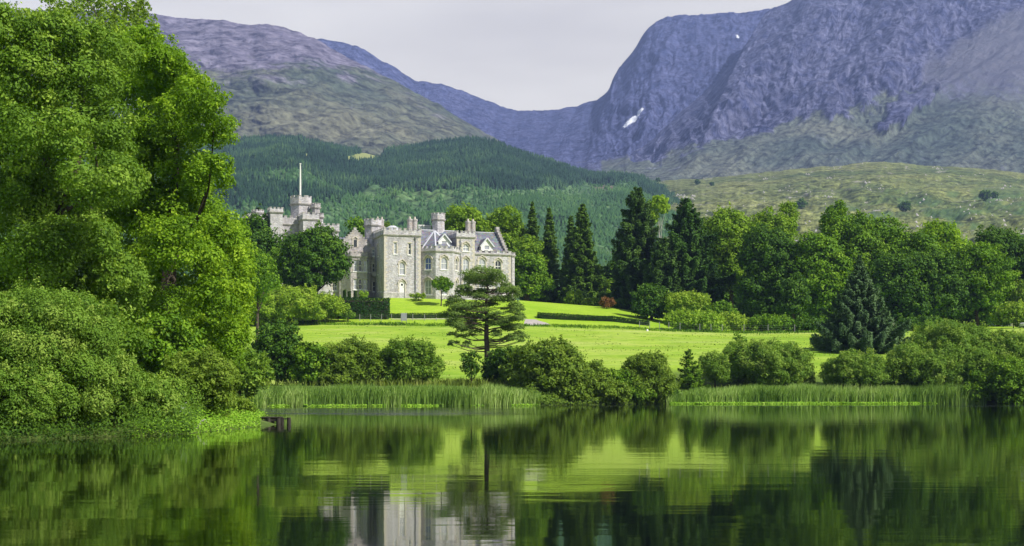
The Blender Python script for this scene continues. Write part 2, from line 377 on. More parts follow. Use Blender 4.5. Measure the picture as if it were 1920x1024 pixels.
def mount_mat(name, rock1, rock2, grass1, grass2, snow=False, nsc=.02, st=(1, 1, 1), bd=4):
    m, t, o = newmat(name); tcx = t.nodes.new('ShaderNodeTexCoord').outputs['Object']
    n1 = noise(t, nsc, 9, tcx, .72, st); n2 = noise(t, nsc * .25, 5, tcx, .6); n3 = noise(t, nsc * 3.5, 4, tcx, .7, st)
    r = ramp(t, n1, [(.35, rock1), (.65, rock2)])
    g = ramp(t, n2, [(.38, grass1), (.64, grass2)])
    ad = t.nodes.new('ShaderNodeMath'); ad.operation = 'ADD'; t.links.new(attr(t, 'rock'), ad.inputs[0])
    sc = t.nodes.new('ShaderNodeMapRange'); sc.inputs[1].default_value = .3; sc.inputs[2].default_value = .7; sc.inputs[3].default_value = -.45; sc.inputs[4].default_value = .45; t.links.new(n1, sc.inputs[0]); t.links.new(sc.outputs[0], ad.inputs[1])
    f = ramp(t, ad.outputs[0], [(.35, (0, 0, 0)), (.65, (1, 1, 1))])
    c = mixc(t, f, g, r)
    c = mixc(t, .9, c, ramp(t, n3, [(.36, (.08, .08, .08)), (.64, (.92, .92, .92))]), 'SOFT_LIGHT')
    if snow: c = mixc(t, attr(t, 'snow'), c, (.9, .92, .95))
    princ(t, o, c, .92, .08, n1, bd)
    bs = t.nodes.new('ShaderNodeMapRange'); bs.inputs[3].default_value = .22; bs.inputs[4].default_value = 1; t.links.new(f, bs.inputs[0])
    t.links.new(bs.outputs[0], [n for n in t.nodes if n.type == 'BUMP'][0].inputs['Strength'])
    return m
# far corrie; the back wall's shade is put into the rock colour
def rel_back(PX, PY, s, X, Z):
    m = .35 + .65 * sst(1080, 1160, PX)
    w = (fbm(PX / 60, PY / 60, 9, 4) - .5) * 60
    g = ridged((PX + w) / 60 + PY / 160, PY / 130, 1, 6, .6) - .6
    return (g * 150 + (ridged((PX + w * .5) / 22, PY / 38, 4, 5, .6) - .6) * 55) * m
def seg_mask(PX, PY, a, b, w):
    a = np.array(a, float); b = np.array(b, float); d = b - a
    t = np.clip(((PX - a[0]) * d[0] + (PY - a[1]) * d[1]) / (d @ d), 0, 1)
    return np.hypot(PX - a[0] - t * d[0], PY - a[1] - t * d[1]) / (w * (.55 + .45 * np.sin(pi * np.clip(t, .05, .95))))
def mk_back(PX, PY, s, X, Z):
    PX = PX + (fbm(PX / 5, PY / 5, 3, 3) - .5) * 7; PY = PY + (fbm(PX / 5, PY / 5, 8, 3) - .5) * 7
    sn = np.minimum(seg_mask(PX, PY, (1203, 208), (1173, 235), 5.2), seg_mask(PX, PY, (1380, 70), (1384, 71), 3))
    return {'rock': np.clip(1.1 - sst(240, 330, PY) * .45, 0, 1), 'snow': 1 - sst(.8, 1.1, sn)}
M['back'] = mount_mat('shade_toned_rock', (.024, .035, .10), (.10, .11, .215), (.13, .13, .12), (.19, .18, .17), True, .012, (1.4, 1, .6), 16)
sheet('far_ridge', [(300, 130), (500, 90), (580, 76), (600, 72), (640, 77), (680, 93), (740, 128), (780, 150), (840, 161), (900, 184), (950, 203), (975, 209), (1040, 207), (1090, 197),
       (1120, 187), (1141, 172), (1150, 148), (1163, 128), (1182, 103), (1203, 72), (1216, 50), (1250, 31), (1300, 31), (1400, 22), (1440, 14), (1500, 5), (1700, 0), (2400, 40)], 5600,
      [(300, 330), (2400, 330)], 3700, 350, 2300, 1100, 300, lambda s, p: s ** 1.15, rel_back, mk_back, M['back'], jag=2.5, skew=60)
# big buttress mountain on the right
def cliff(PX, PY):
    lo = np.interp(PX, [1000, 1180, 1250, 1330, 1400, 1500, 1580, 1660, 1720, 1745, 1900], [335, 300, 285, 262, 250, 225, 205, 180, 150, 100, 20])
    return sst(-22, 16, lo - PY + (fbm(PX / 30, PY / 30, 6, 4) - .5) * 60)
def rel_right(PX, PY, s, X, Z):
    c = cliff(PX, PY)
    wx_ = (fbm(PX / 70, PY / 70, 7, 4) - .5) * 70; A = (PX + wx_) * .62 + PY * .78; B = -PX * .78 + (PY + wx_) * .62
    g = (ridged(A / 105, B / 230, 2, 5, .55) - .6) * 240 + (ridged((PX + wx_) / 34, PY / 52, 5, 4, .5) - .6) * 46 + (fbm(PX / 12, PY / 9, 3, 3) - .5) * 16
    sl = (ridged(PX / 90 + PY / 60, PY / 120 - PX / 500, 8, 5, .55) - .6) * 60
    wn = (fbm(PX / 22, PY / 22, 5, 4) - .5) * 40; lump = (sst(.4, 1.3, seg_mask(PX + wn, PY + wn * .6, (1748, 165), (1650, 240), 26)) - 1) * -30 + (1 - sst(.5, 1.1, seg_mask(PX, PY, (1240, 275), (1190, 296), 15))) * -55
    return g * c + sl * (1 - c) + lump
def mk_right(PX, PY, s, X, Z):
    c = cliff(PX, PY)
    wn = (fbm(PX / 22, PY / 22, 5, 4) - .5) * 40; ext = np.maximum(1 - sst(.5, 1.2, seg_mask(PX + wn, PY + wn * .6, (1748, 165), (1650, 240), 24)), 1 - sst(.6, 1.1, seg_mask(PX, PY, (1240, 275), (1190, 296), 16)))
    scree = 1 - sst(110, 215, PY - (PX - 1700) * .06)
    v = np.clip(np.maximum(c, ext) + .62 * scree * (1 - c) + .12, 0, 1)
    return {'rock': v, 'scree': scree * (1 - c) * sst(1640, 1760, PX)}
def right_mat():
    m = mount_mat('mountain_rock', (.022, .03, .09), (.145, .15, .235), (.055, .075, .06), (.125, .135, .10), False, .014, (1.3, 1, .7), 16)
    t = m.node_tree; b = [n for n in t.nodes if n.type == 'BSDF_PRINCIPLED'][0]; src = b.inputs['Base Color'].links[0].from_socket
    n = noise(t, .02, 6, None, .7, (1, 1, .4))
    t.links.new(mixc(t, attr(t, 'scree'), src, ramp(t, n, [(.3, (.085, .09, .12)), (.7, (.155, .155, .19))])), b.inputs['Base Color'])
    return m
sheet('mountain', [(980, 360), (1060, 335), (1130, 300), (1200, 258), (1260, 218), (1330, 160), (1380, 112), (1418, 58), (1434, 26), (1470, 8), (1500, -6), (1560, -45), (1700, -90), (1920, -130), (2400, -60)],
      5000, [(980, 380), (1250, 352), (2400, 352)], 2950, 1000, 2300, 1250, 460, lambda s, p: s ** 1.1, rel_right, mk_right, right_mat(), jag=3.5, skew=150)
# rounded mountain on the left
def rel_left(PX, PY, s, X, Z):
    return (fbm(PX / 70, PY / 22, 1, 6, .55) - .5) * 110 + (ridged(PX / 60 + PY / 25, PY / 40, 3, 5) - .6) * 28
def mk_left(PX, PY, s, X, Z):
    up = 1 - sst(70, 175, PY + (fbm(PX / 60, PY / 40, 4, 4) - .5) * 60)
    return {'rock': np.clip(up * .85 + .12 + .3 * sst(700, 950, PX) * (1 - sst(120, 280, PY)), 0, 1)}
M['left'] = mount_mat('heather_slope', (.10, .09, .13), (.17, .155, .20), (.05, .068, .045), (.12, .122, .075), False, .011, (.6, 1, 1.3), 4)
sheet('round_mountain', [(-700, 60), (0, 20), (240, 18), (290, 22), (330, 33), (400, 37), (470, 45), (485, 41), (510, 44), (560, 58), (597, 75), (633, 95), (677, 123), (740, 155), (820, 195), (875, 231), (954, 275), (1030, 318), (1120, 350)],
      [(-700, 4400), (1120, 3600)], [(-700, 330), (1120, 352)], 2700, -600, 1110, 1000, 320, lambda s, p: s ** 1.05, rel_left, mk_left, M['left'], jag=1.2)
# moorland shoulder on the right
def rel_moor(PX, PY, s, X, Z): return (fbm(PX / 60, PY / 9, 6, 6, .6) - .5) * 60 + (fbm(PX / 12, PY / 5, 2, 4, .6) - .5) * 10
def mk_moor(PX, PY, s, X, Z):
    return {'rock': .1 + .25 * (ridged(PX / 30, PY / 5, 3, 4) > .83), 'scrub': sst(.5, .62, fbm(PX / 75, PY / 26, 9, 4)) * sst(335, 375, PY) * sst(1480, 1650, PX)}
def moor_mat():
    m = mount_mat('moor_grass', (.22, .20, .17), (.34, .31, .28), (.085, .115, .035), (.185, .20, .065), False, .02, (.5, 1, 2), 1.5)
    t = m.node_tree; b = [n for n in t.nodes if n.type == 'BSDF_PRINCIPLED'][0]; src = b.inputs['Base Color'].links[0].from_socket
    t.links.new(mixc(t, attr(t, 'scrub'), src, ramp(t, noise(t, .05, 5), [(.35, (.045, .085, .03)), (.7, (.12, .19, .06))])), b.inputs['Base Color'])
    return m
_, MOOR = sheet('moorland', [(1080, 380), (1180, 348), (1250, 341), (1350, 331), (1450, 322), (1560, 311), (1650, 304), (1760, 311), (1850, 319), (1920, 324), (2400, 350)], 2500,
      [(1080, 500), (2400, 480)], 1150, 1060, 2400, 900, 240, lambda s, p: s ** .95, rel_moor, mk_moor, moor_mat(), jag=1)
# forested hill
HR = [(-500, 250), (256, 270), (400, 262), (480, 256), (560, 255), (610, 266), (660, 280), (710, 289), (755, 276), (810, 267), (870, 264), (930, 271), (1000, 290), (1050, 308), (1110, 328), (1150, 329), (1200, 335), (1250, 350), (1290, 372), (1350, 408), (1420, 450), (1600, 500)]
def rel_for(PX, PY, s, X, Z): return (fbm(PX / 90, PY / 30, 5, 5) - .5) * 90
def patch(PX, PY): return np.minimum(seg_mask(PX, PY, (655, 301), (712, 295), 11), seg_mask(PX, PY, (560, 297), (590, 296), 7))
def mk_for(PX, PY, s, X, Z):
    return {'rock': .0 + 1.1 * (1 - sst(.7, 1.2, seg_mask(PX, PY, (1118, 346), (1150, 358), 9))), 'dry': 1 - sst(.8, 1.2, patch(PX, PY))}
def for_mat():
    m = mount_mat('hill_clearing', (.13, .12, .075), (.19, .16, .11), (.05, .105, .042), (.10, .17, .06), False, .03, (1, 1, 1), 2)
    t = m.node_tree; b = [n for n in t.nodes if n.type == 'BSDF_PRINCIPLED'][0]; src = b.inputs['Base Color'].links[0].from_socket
    t.links.new(mixc(t, attr(t, 'dry'), src, (.27, .30, .10)), b.inputs['Base Color'])
    return m
_, FOR = sheet('forest_hill', [(a, b + 5) for a, b in HR], 2300, [(-500, 520), (1600, 540)], 1050, -450, 1600, 800, 260, lambda s, p: s ** .9, rel_for, mk_for, for_mat(), jag=1)

def scatter_on(S_, n, dens, rng):
    PX, PY, X, Y, Z, s = S_; R, C = PX.shape
    # area-weighted picks on the part below the ridge
    nr = int((s[:, 0] <= 1.08).sum()) - 1
    A = (X[:nr, 1:] - X[:nr, :-1]) * (Y[1:nr + 1, :-1] - Y[:nr, :-1])
    A = np.clip(A, 0, None) * dens(PX[:nr, :-1], PY[:nr, :-1])
    p = A.ravel() / A.sum(); k = rng.choice(len(p), n, p=p); i, j = k // (C - 1), k % (C - 1)
    u, v = rng.random(n), rng.random(n)
    L = lambda Q: (Q[i, j] * (1 - u) + Q[i, j + 1] * u) * (1 - v) + (Q[i + 1, j] * (1 - u) + Q[i + 1, j + 1] * u) * v
    return L(X), L(Y), L(Z), L(PX), L(PY)
def cones(name, X, Y, Z, H, R, mat, rng, sides=6, tiers=3, **tg):
    n = len(X); V = []; T = []; ang = rng.random(n)[:, None] * 6.28 + np.arange(sides)[None] * 2 * pi / sides
    off = 0; tint = []; base_t = np.clip(.15 + .9 * (fbm(X / 60, Y / 60, 3, 4) - .25) + .35 * rng.random(n) ** 2, 0, 1)
    for k in range(tiers):
        z0 = Z + H * (.05 + .27 * k); z1 = Z + H * (.05 + .27 * k + .46 if k < tiers - 1 else 1.0); r = R * (1 - .27 * k)
        jit = .7 + .6 * rng.random((n, sides)); jit[:, ::2] *= .62
        ring = np.stack([X[:, None] + np.cos(ang + k) * r[:, None] * jit, Y[:, None] + np.sin(ang + k) * r[:, None] * jit, z0[:, None] - .08 * H[:, None] * jit], -1)
        tip = np.stack([X, Y, z1], -1)[:, None]
        V.append(np.concatenate([ring, tip], 1).reshape(-1, 3))
        b = off + np.arange(n)[:, None] * (sides + 1); a = np.arange(sides)
        T.append(np.stack([b + a, b + (a + 1) % sides, np.broadcast_to(b + sides, (n, sides))], -1).reshape(-1, 3))
        off += n * (sides + 1); tint.append(np.repeat(base_t, sides + 1))
    return tag(mesh_obj(name, np.concatenate(V), np.concatenate(T), mat, attrs={'tint': np.concatenate(tint)}), kind='stuff', **tg)
rg = np.random.default_rng(5)
def l1(PX): return np.interp(PX, [300, 420, 520, 600, 640, 760, 900, 1000, 1100, 1180, 1240, 1330], [395, 395, 330, 334, 358, 366, 362, 353, 346, 345, 385, 420])
def dens_con(PX, PY):
    up = sst(0, 4, l1(PX) + (fbm(PX / 25, PY / 14, 2, 3) - .5) * 14 - PY)
    ll = sst(346, 356, PY - (PX - 500) * .12) * (1 - sst(625, 650, PX)) * (1 - sst(385, 400, PY))
    gap = 1 - sst(.35, .55, 1 - np.abs(PY - (341 - (PX - 440) * .03)) / 14) * (PX < 500)
    thin = 1 - .75 * (sst(.52, .6, fbm(PX / 70, PY / 16, 8, 4)) * (PX < 720) * (PY < 320))
    return np.clip(np.maximum(up, ll), 0, 1) * sst(.8, 1.15, patch(PX, PY)) * thin * (PX > 300) * (.7 + .3 * gap)
X, Y, Z, px_, py_ = scatter_on(FOR, 32000, dens_con, rg)
Hh = (6 + 6.5 * rg.random(len(X))) * (.75 + .5 * fbm(X / 40, Y / 40, 6, 3))
M['plantation'] = leafmat('plantation_needle', (.006, .026, .014), (.025, .07, .03), (.09, .17, .05), .1)
cones('conifer_plantation', X, Y, Z - .5, Hh, 2.0 + 1.2 * rg.random(len(X)), M['plantation'], rg, label='dark blue green conifer plantation covering the hill behind the castle', cat='plantation')
def dens_scr(PX, PY):
    strip = sst(3, 30, PY - l1(PX)) * .8 + .12
    return np.clip(strip * (.45 + sst(.42, .56, fbm(PX / 45, PY / 16, 4, 4))), 0, 1) * (PX > 300) * (PY > 330) * (PY < 520)
X, Y, Z, px_, py_ = scatter_on(FOR, 28000, dens_scr, rg)
M['scrub'] = leafmat('hill_scrub_leaf', (.03, .085, .028), (.065, .155, .042), (.13, .24, .06), .2)
cones('hillside_scrub', X, Y, Z - .5, 3.5 + 3.5 * rg.random(len(X)), 1.9 + 1.4 * rg.random(len(X)), M['scrub'], rg, 5, 2, label='mid green birch scrub on the lower slopes behind the castle', cat='scrub')
# stones on the moor
def dens_st(PX, PY): return sst(.60, .72, fbm(PX / 40, PY / 9, 1, 4)) * (PX > 1230) * (PX < 1960)
X, Y, Z, px_, py_ = scatter_on(MOOR, 260, dens_st, rg)
cones('boulders', X, Y, Z - .3, 1.2 + 2.0 * rg.random(len(X)), 1.0 + 1.8 * rg.random(len(X)), plain('pale_boulder', (.42, .39, .38), .9, .1, .2, .5), rg, 5, 1, label='pale boulders scattered over the moorland slope on the right', cat='boulders')

# ------------------------------------------------------------------ foliage makers
def unit(v): return v / (np.linalg.norm(v, axis=-1, keepdims=True) + 1e-9)
def leaf_quads(C, Nn, A, L, Wd):
    """diamond leaves: centres C, normals Nn, long axes A"""
    A = unit(A - Nn * (A * Nn).sum(-1, keepdims=True)); B = np.cross(Nn, A)
    L = np.asarray(L)[:, None]; Wd = np.asarray(Wd)[:, None]
    V = np.stack([C - A * L * .5, C - B * Wd * .5 - A * L * .06, C + A * L * .5, C + B * Wd * .5 - A * L * .06], 1)
    return V.reshape(-1, 3), np.arange(len(C) * 4).reshape(-1, 4)
def lobes_foliage(lobes, leaf, dens, rng, flat=.8, aspect=.62, clump=.2, up=.35, backk=.5, puffk=1.0, pz=.72):
    """lobes: (x,y,z,r[,rz]).  Every lobe is a cluster of leafy puffs with gaps between them; returns centres, normals, tint"""
    Cs = []; Ns = []; Ts = []; ymean = np.mean([l[1] for l in lobes])
    for l in lobes:
        x, y, z, r = l[:4]; rz = l[4] if len(l) > 4 else r * flat
        k = backk if y > ymean + r * .5 else 1
        nl = max(24, int(dens * k * 4 * pi * r * ((r + rz) / 2) / (leaf * leaf * aspect * .5)))
        npf = int(12 * puffk) + 2
        i = np.arange(npf) + .5; ph = np.arccos(1 - 1.75 * i / npf); th = pi * (1 + 5 ** .5) * i + rng.random() * 6
        d = unit(np.stack([np.cos(th) * np.sin(ph), np.sin(th) * np.sin(ph), np.cos(ph)], 1) + rng.normal(size=(npf, 3)) * .22)
        pr = r * (.30 + .22 * rng.random(npf)) / puffk ** .5; pc = d * (r * (.50 + .36 * rng.random(npf)))[:, None] * np.array([1, 1, rz / r])
        wgt = pr ** 2 / (pr ** 2).sum(); idx = rng.choice(npf, nl, p=wgt)
        e = rng.normal(size=(nl, 3)); e = unit(e + d[idx] * .55 + np.array([0, 0, .35]))
        rad = .70 + .40 * rng.random(nl) ** .7; sprig = rng.random(nl) < .08; rad = np.where(sprig, rad + .5 * rng.random(nl), rad)
        p = pc[idx] + e * (rad * pr[idx])[:, None] * np.array([1, 1, pz]) + rng.normal(size=(nl, 3)) * leaf * .25
        inn = rng.random(nl) < .12; p[inn] *= rng.uniform(.3, .8, inn.sum())[:, None]
        tt = rng.normal(.5, .17, npf)
        Cs.append(p + np.array([x, y, z])); Ns.append(unit(e * .95 + np.array([0, 0, up]) + rng.normal(size=(nl, 3)) * .42))
        Ts.append(np.clip(tt[idx] * .75 + .25 * rng.random(nl), 0, 1))
        # leafy shoots that break the outline
        nsx = int(9 * k) + 2; m = max(6, int(min(nl * .16 / nsx, 60))); sd0 = unit(rng.normal(size=(nsx, 3)) + np.array([0, 0, .5])); sl = r * rng.uniform(.22, .55, nsx); gd = unit(sd0 + np.array([0, 0, .55]) + rng.normal(size=(nsx, 3)) * .35)
        q = np.repeat(np.arange(nsx), m); u = rng.random(len(q)); b0 = sd0[q] * np.array([r, r, rz]) * .86
        p = b0 + gd[q] * (u * sl[q])[:, None] + rng.normal(size=(len(q), 3)) * ((1.05 - u) * .10 * r + leaf * .25)[:, None]
        Cs.append(p + np.array([x, y, z])); Ns.append(unit(gd[q] * .3 + sd0[q] * .3 + rng.normal(size=(len(q), 3)) * .6)); Ts.append(np.clip(.55 + .3 * u + rng.normal(size=len(q)) * .1, 0, 1))
    return np.concatenate(Cs), np.concatenate(Ns), np.concatenate(Ts)
def crown_mesh(name, C, Nn, T, leaf, mat, parent, rng, aspect=.62, axis=None, jit=.35):
    n = len(C); A = rng.normal(size=(n, 3)) if axis is None else axis + rng.normal(size=(n, 3)) * jit
    L = leaf * (.65 + .7 * rng.random(n)); V, Fq = leaf_quads(C, Nn, A, L, L * aspect)
    return mesh_obj(name, V, Fq, mat, parent, attrs={'tint': np.repeat(T, 4)})
def auto_lobes(c, R, n, rng, lr=.42, shell=.62):
    k = np.arange(n) + .5; ph = np.arccos(1 - 2 * k / n); th = pi * (1 + 5 ** .5) * k + rng.random() * 6
    d = np.stack([np.cos(th) * np.sin(ph), np.sin(th) * np.sin(ph), np.cos(ph)], 1) + rng.normal(size=(n, 3)) * .12
    m = (R[0] * R[1] * R[2]) ** (1 / 3); out = []
    for q in d:
        if q[2] < 0: h = min(1.5, 1 / max(.3, math.hypot(q[0], q[1]))); q = np.array([q[0] * h, q[1] * h, q[2]])
        rr = lr * m * (.75 + .5 * rng.random()); sh = shell + .16 * (rng.random() - .4)
        out.append((c[0] + q[0] * R[0] * sh, c[1] + q[1] * R[1] * sh, c[2] + q[2] * R[2] * sh, rr))
    out.append((c[0], c[1], c[2], m * .5)); return out
def limb(mb, a, b, r0, r1, rng, n=6, bend=.22, sides=6):
    a = np.array(a, float); b = np.array(b, float); L = np.linalg.norm(b - a); pts = []; j = rng.normal(size=3) * bend * L
    for i in range(n):
        t = i / (n - 1); pts.append(a + (b - a) * t + j * math.sin(pi * t) * .5 + (np.array([0, 0, L * .06]) * math.sin(pi * t)))
    mb.tube(pts, [r0 + (r1 - r0) * i / (n - 1) for i in range(n)], sides)
SEED = [0]
def broadleaf(name, label, cat, lobes, base, mat, leaf, dens=1.2, trunk_r=.3, bark='bark', group=None, flat=.8, nlimb=14, top=None, crown='crown', aspect=.62, clump=.2, fork=.35, axis=None, backk=.5, trunk='trunk'):
    SEED[0] += 1; rng = np.random.default_rng(SEED[0] * 13)
    root = empty(name, base); tag(root, label, cat, group)
    b = np.array(base, float); L = [(l[0] - b[0], l[1] - b[1], l[2] - b[2], *l[3:]) for l in lobes]
    mb = MB(); A = np.array([l[:3] for l in L]); ctr = A.mean(0); zt = A[:, 2].max()
    tip = np.array([ctr[0], ctr[1], zt * .86]); fk = np.array([ctr[0] * .35, ctr[1] * .35, max(.3, zt * fork)])
    mb.tube([(0, 0, -.6), (ctr[0] * .06, 0, fk[2] * .3), fk, fk * .45 + tip * .55, tip], [trunk_r * 1.25, trunk_r, trunk_r * .85, trunk_r * .5, trunk_r * .15], 8)
    for i in rng.permutation(len(A))[:nlimb]:
        t = rng.random() * .6; s = fk * (1 - t) + tip * t
        if A[i][2] < s[2]: s = np.array([ctr[0] * .2, ctr[1] * .2, max(.2, A[i][2] * .6)])
        limb(mb, s, A[i], trunk_r * .3, trunk_r * .05, rng)
    mb.build(trunk, M[bark], root, True)
    C, Nn, T = lobes_foliage(L, leaf, dens, rng, 1.0 if mat == 'willow' else flat, aspect, clump, backk=backk, pz=.85 if mat == 'willow' else .72)
    ax = None if axis is None else np.broadcast_to(np.array(axis, float), C.shape)
    crown_mesh(crown, C, Nn, T, leaf, M[mat], root, rng, aspect, ax)
    return root
def tree(name, label, cat, px, top, bot, w, D, mat, leaf=.42, dens=1.05, n=22, base_y=None, group=None, lr=.42, depth=.8, **k):
    """a tree whose crown spans rows top..bot and w columns when seen from the loch, standing D metres away"""
    rng = np.random.default_rng(SEED[0] * 7 + 3)
    x, y, zt = P(px, top, D); zb = CH + (HY - bot) / F * D; R = w / 2 / F * D; g = gz1(x, D)
    zb = max(zb, g + .1 * (zt - g) * (0 if zb < g + 1 else 1)); zb = max(zb, g - .2)
    c = (x, D, (zt + zb) / 2 - .02 * (zt - zb)); Rz = (zt - zb) / 2
    lobes = auto_lobes(c, (R, R * depth, Rz), n, rng, lr)
    # keep every lobe inside the crown's silhouette
    lobes = [(min(max(a, x - R + r * .85), x + R - r * .85), b, min(max(zz, zb + r * .5), zt - r * .8), r) for a, b, zz, r in lobes]
    return broadleaf(name, label, cat, lobes, (x, D, g), mat, leaf, dens, k.pop('trunk_r', max(.08, R * .07)), group=group, **k)
def conifer(name, label, px, top, base, w, D, mat, leaf=.5, whorl=.55, per=9, pw=.85, droop=.25, upturn=.1, group=None, bare=.04, dens=1.0, spread=.34, bark='bark', cat='conifer', rad_fn=None, rise=0., jit=.18, hang=1.0):
    SEED[0] += 1; rng = np.random.default_rng(SEED[0] * 31)
    x, y, zt = P(px, top, D); g = gz1(x, D); H = zt - g; R = w / 2 / F * D
    zb = CH + (HY - base) / F * D
    root = empty(name, (x, D, g)); tag(root, label, cat, group)
    mb = MB(); tr = max(.1, R * .085); mb.tube([(0, 0, -.6), (0, 0, H * .3), (0, 0, H * .7), (0, 0, H * .985)], [tr * 1.3, tr, tr * .55, .03], 8)
    Cs = []; Ns = []; Ts = []; As = []
    h = H * bare
    while h < H * .985:
        f = h / H; Lr = R * (rad_fn(f) if rad_fn else (1 - f) ** pw)
        nb = max(4, int(per * (.45 + .55 * (1 - f)))); a0 = rng.random() * 6.28
        for k in range(nb):
            a = a0 + 2 * pi * k / nb + rng.normal() * .15; L = max(.25, Lr * (1 + rng.normal() * jit)); hh = h + rng.normal() * whorl * .3
            d = np.array([cos(a), sin(a), 0]); sl = rise - droop * (1 - f) + rng.normal() * .06
            if L > 1.2 and k % 2 == 0: mb.tube([(0, 0, hh), tuple(d * L * .55 + np.array([0, 0, hh + sl * L * .5])), tuple(d * L * .9 + np.array([0, 0, hh + sl * L * .7]))], [tr * .22 * (1 - f) + .02, tr * .12 * (1 - f) + .015, .01], 4)
            n = int(dens * 5.2 * L * (.7 + L * spread) / (leaf * leaf * .5)) + 4
            s = rng.random(n) ** .75; wd = spread * L * (1.05 - s) + .12
            lat = rng.uniform(-1, 1, n) * wd; side = np.array([-sin(a), cos(a), 0])
            z = hh + sl * L * s + upturn * L * s ** 3 - np.abs(lat) * .22 - np.abs(rng.normal(size=n)) * (.10 + .07 * L) * hang + rng.normal(size=n) * .06 * leaf
            p = d * (s * L)[:, None] + side * lat[:, None]; p[:, 2] += z
            Cs.append(p); As.append(d * 1.0 + side * (np.sign(lat) * .8)[:, None] + np.array([0, 0, -.25 + upturn]))
            Ns.append(unit(np.array([0, 0, 1.]) + d * .35 + rng.normal(size=(n, 3)) * .45))
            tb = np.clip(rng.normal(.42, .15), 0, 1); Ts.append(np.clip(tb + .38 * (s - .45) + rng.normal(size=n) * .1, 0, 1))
        h += whorl * (.7 + .6 * (1 - f)) * (.85 + .3 * rng.random())
    mb.build('trunk', M[bark], root, True)
    C = np.concatenate(Cs); crown_mesh('crown', C, np.concatenate(Ns), np.concatenate(Ts), leaf, M[mat], root, rng, .42, np.concatenate(As), .3)
    return root

# ------------------------------------------------------------------ castle
TH = radians(20); CT, ST = cos(TH), sin(TH)
Y0 = 255.0; X0 = (720.3 - CX) / F * Y0; ZB = CH + (HY - 557) / F * Y0
castle = empty('castle', (X0, Y0, ZB), TH)
tag(castle, 'grey granite baronial castle with crenellated towers, slate roofs and flagpole', 'castle')
def U(px, v):
    k = (px - CX) / F; return (k * (Y0 + v * CT) - X0 + v * ST) / (CT - k * ST)
def ZZ(py, u, v):
    return CH + (HY - py) / F * (Y0 + u * ST + v * CT) - ZB
NWIN = [0]
def cbuild(mb, name, mat, parent=castle): return mb.build(name, M[mat], parent)
def panel(mb, p0, p1, z0, z1, ops, depth=.32):
    p0 = np.array(p0, float); p1 = np.array(p1, float); d = p1 - p0; L = np.linalg.norm(d); d /= L; n = np.array([d[1], -d[0]])
    A = sorted({0., L} | {o[0] for o in ops} | {o[1] for o in ops}); Zs = sorted({z0, z1} | {o[2] for o in ops} | {o[3] for o in ops})
    q = lambda a, z, k=0: (*(p0 + d * a - n * k), z)
    for i in range(len(A) - 1):
        for j in range(len(Zs) - 1):
            am, zm = (A[i] + A[i + 1]) / 2, (Zs[j] + Zs[j + 1]) / 2
            if any(o[0] < am < o[1] and o[2] < zm < o[3] for o in ops): continue
            mb.face([q(A[i], Zs[j]), q(A[i + 1], Zs[j]), q(A[i + 1], Zs[j + 1]), q(A[i], Zs[j + 1])])
    for a, b, c, e in ops:
        mb.face([q(a, c), q(a, c, depth), q(a, e, depth), q(a, e)]); mb.face([q(b, e), q(b, e, depth), q(b, c, depth), q(b, c)])
        mb.face([q(a, c), q(b, c), q(b, c, depth), q(a, c, depth)]); mb.face([q(a, e, depth), q(b, e, depth), q(b, e), q(a, e)])
        mb.face([q(a, c, depth), q(b, c, depth), q(b, e, depth), q(a, e, depth)])
